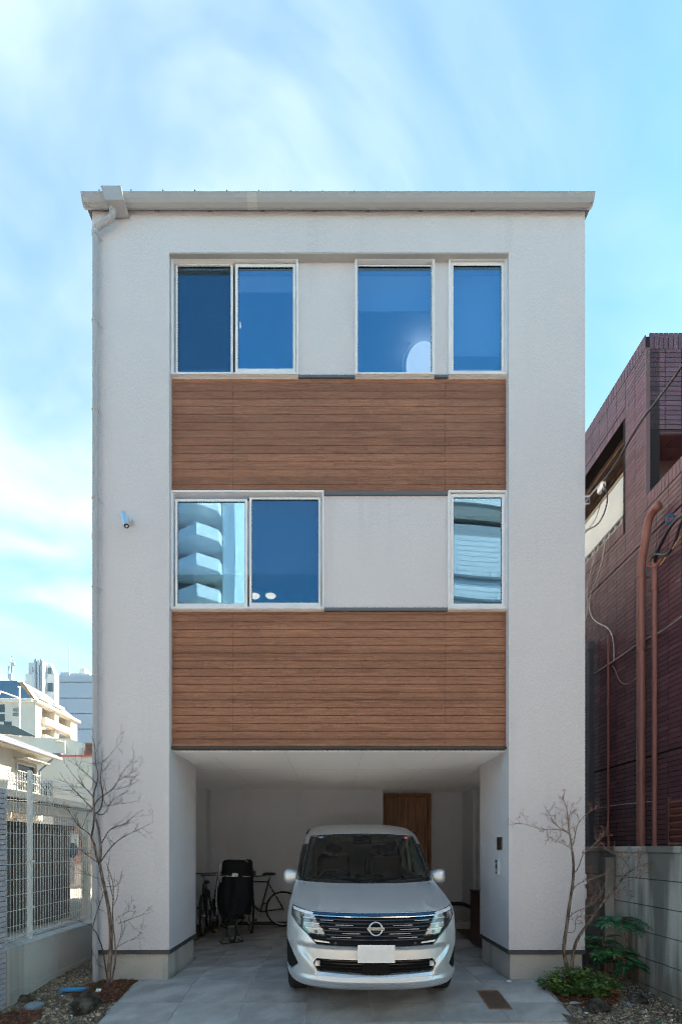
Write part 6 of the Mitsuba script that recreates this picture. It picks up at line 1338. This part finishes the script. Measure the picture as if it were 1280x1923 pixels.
dv[:, 2] += .16 * hem * np.clip((.75 - dv[:, 2]) / .3, 0, 1)
add(cv + '__drape', (dv, df), 'cover_fabric', None, True)
zh = np.r_[np.linspace(1.066, 1.27, 12), 1.295, 1.312, 1.32]
wh = np.r_[np.linspace(.232, .216, 12), .208, .190, .14]
add(cv + '__hood', shell(zh, wh, wh * 1.1, zh * 0 + .02, amp=.006, seed=9), 'cover_fabric', None, True)
fy = cy - .255
PIPE = (.50, .47, .45)
def piece(pts, r=.005): add(cv + '__piping', tube(spline(pts, 24), r, 6), 'vc_satin', PIPE, True)
piece([(cx - .205, fy + .05, 1.285), (cx - .18, fy + .02, 1.318), (cx, fy + .012, 1.327), (cx + .16, fy + .02, 1.316), (cx + .20, fy + .05, 1.28)], .006)
piece([(cx - .20, fy + .03, 1.30), (cx - .215, fy - .0, 1.22), (cx - .225, fy - .012, 1.10), (cx - .245, fy - .02, .95), (cx - .262, fy - .03, .78), (cx - .255, fy - .05, .62), (cx - .24, fy - .06, .50)], .006)
piece([(cx - .22, fy + .0, 1.068), (cx - .1, fy - .012, 1.072), (cx - .03, fy - .012, 1.07)]); piece([(cx + .13, fy - .01, 1.070), (cx + .20, fy - .002, 1.065), (cx + .228, fy + .06, 1.06)])
piece([(cx - .21, fy + .06, 1.26), (cx - .27, fy + .10, 1.14), (cx - .31, fy + .14, 1.02), (cx - .318, fy + .14, .935), (cx - .28, fy + .06, .93), (cx - .235, fy - .0, .935)], .006)
add(cv + '__clear_window', quad((cx - .215, fy + .05, 1.25), (cx - .312, fy + .14, 1.01), (cx - .316, fy + .14, .94), (cx - .228, fy + .01, .94)), 'vc_gloss', (.05, .06, .075), label='grey see-through side window')
add(cv + '__lower_flap', box(cx - .305, cx - .22, fy + .16, fy + .30, .62, .95), 'cover_fabric'); 
lb = cv + '__patch'
add(lb, cbox(cx - .025, cx + .065, fy - .034, fy - .030, 1.065, 1.115, .002), 'vc_satin', (.66, .66, .66), label='white sewn label'); add(lb + '__print', box(cx - .005, cx + .045, fy - .0355, fy - .0342, 1.085, 1.094), 'vc_satin', (.25, .25, .27))
ob = thing('outlet_box', 'small grey outlet box on the garage back wall beside the cover', 'box'); c = P(473, 1641, 3.74); add(ob, cbox(c[0] - .07, c[0] + .07, 3.74, 3.799, c[2] - .06, c[2] + .06, .008), 'vc_satin', (.12, .12, .12))
# parked bicycle with a blue cloth under the carport
b5, _ = bicycle('dark bicycle parked behind the carport post with a blue cloth on its saddle', (-5.05, 5.0), (-4.95, 6.05), .33, flat=True, basket=True, col=(.02, .02, .02))
bc = thing('blue_cloth', 'light blue cloth hanging over the parked bicycle under the carport', 'cloth'); c = P(137, 1598, 4.9)
v, f = cbox(-.10, .10, -.02, .02, -.20, .08, .01); add(bc, (blob((0, 0, 0), (.10, .05, .15), 5, 3, .7)[0] + c, blob((0, 0, 0), (.1, .05, .15), 5, 3, .7)[1]), 'vc_satin', (.22, .40, .66), 30)
sc_ = thing('scooter', 'black scooter standing behind the wire fence by the house corner', 'scooter')
x_, y_ = -4.75, 6.6
sb_ = [(y_ + a, b) for a, b in ((-.75, .30), (-.80, .62), (-.55, .78), (-.10, .74), (.05, .40), (.35, .34), (.50, .60), (.58, 1.0), (.68, 1.0), (.70, .60), (.60, .30), (.1, .22))]
add(sc_ + '__body', extr(sb_, .30, 'yzx', x_ - .15), 'vc_gloss', (.015, .015, .017)); add(sc_ + '__seat', cbox(x_ - .14, x_ + .14, y_ - .78, y_ - .1, .781, .86, .03), 'vc_satin', (.03, .03, .03)); add(sc_ + '__handlebar', tube([(x_ - .32, y_ + .55, 1.03), (x_, y_ + .62, 1.0), (x_ + .32, y_ + .55, 1.03)], .018, 8), 'vc_satin', (.03, .03, .03), True)
for yy in (-.55, .72): add(sc_ + '__wheel', torus((x_, y_ + yy, .235), .175, .055, (1, 0, 0), 28, 8), 'rubber', None, True)
for s in (-1, 1): add(sc_ + '__mirror', blob((x_ + s * .30, y_ + .5, 1.2), (.06, .02, .04), 1, 2, 0), 'vc_gloss', (.5, .5, .52), True)
add(sc_ + '__headlight', blob((x_, y_ + .70, .9), (.08, .04, .07), 1, 2, 0), 'vc_gloss', (.7, .7, .7), True)
for (px, py, w, h, c) in ((2, 1541, 6, 14, (.01, .30, .07)),):
    kk = thing('green_tag', 'small bright green tag on the tiled pier', 'tag'); y_ = py0 - .003; add(kk, cbox(px0 + .42, px0 + .455, y_ - .004, y_, 1.72, 1.80, .001), 'vc_satin', c)
hk = thing('green_clip', 'small green clip hanging on the shed behind the fence', 'clip'); c = P(28, 1541, 3.0); add(hk, tube([c + [-.03, 0, .03], c + [.03, 0, .03], c + [.02, 0, -.04]], .012, 6), 'vc_satin', (.02, .30, .08), True)
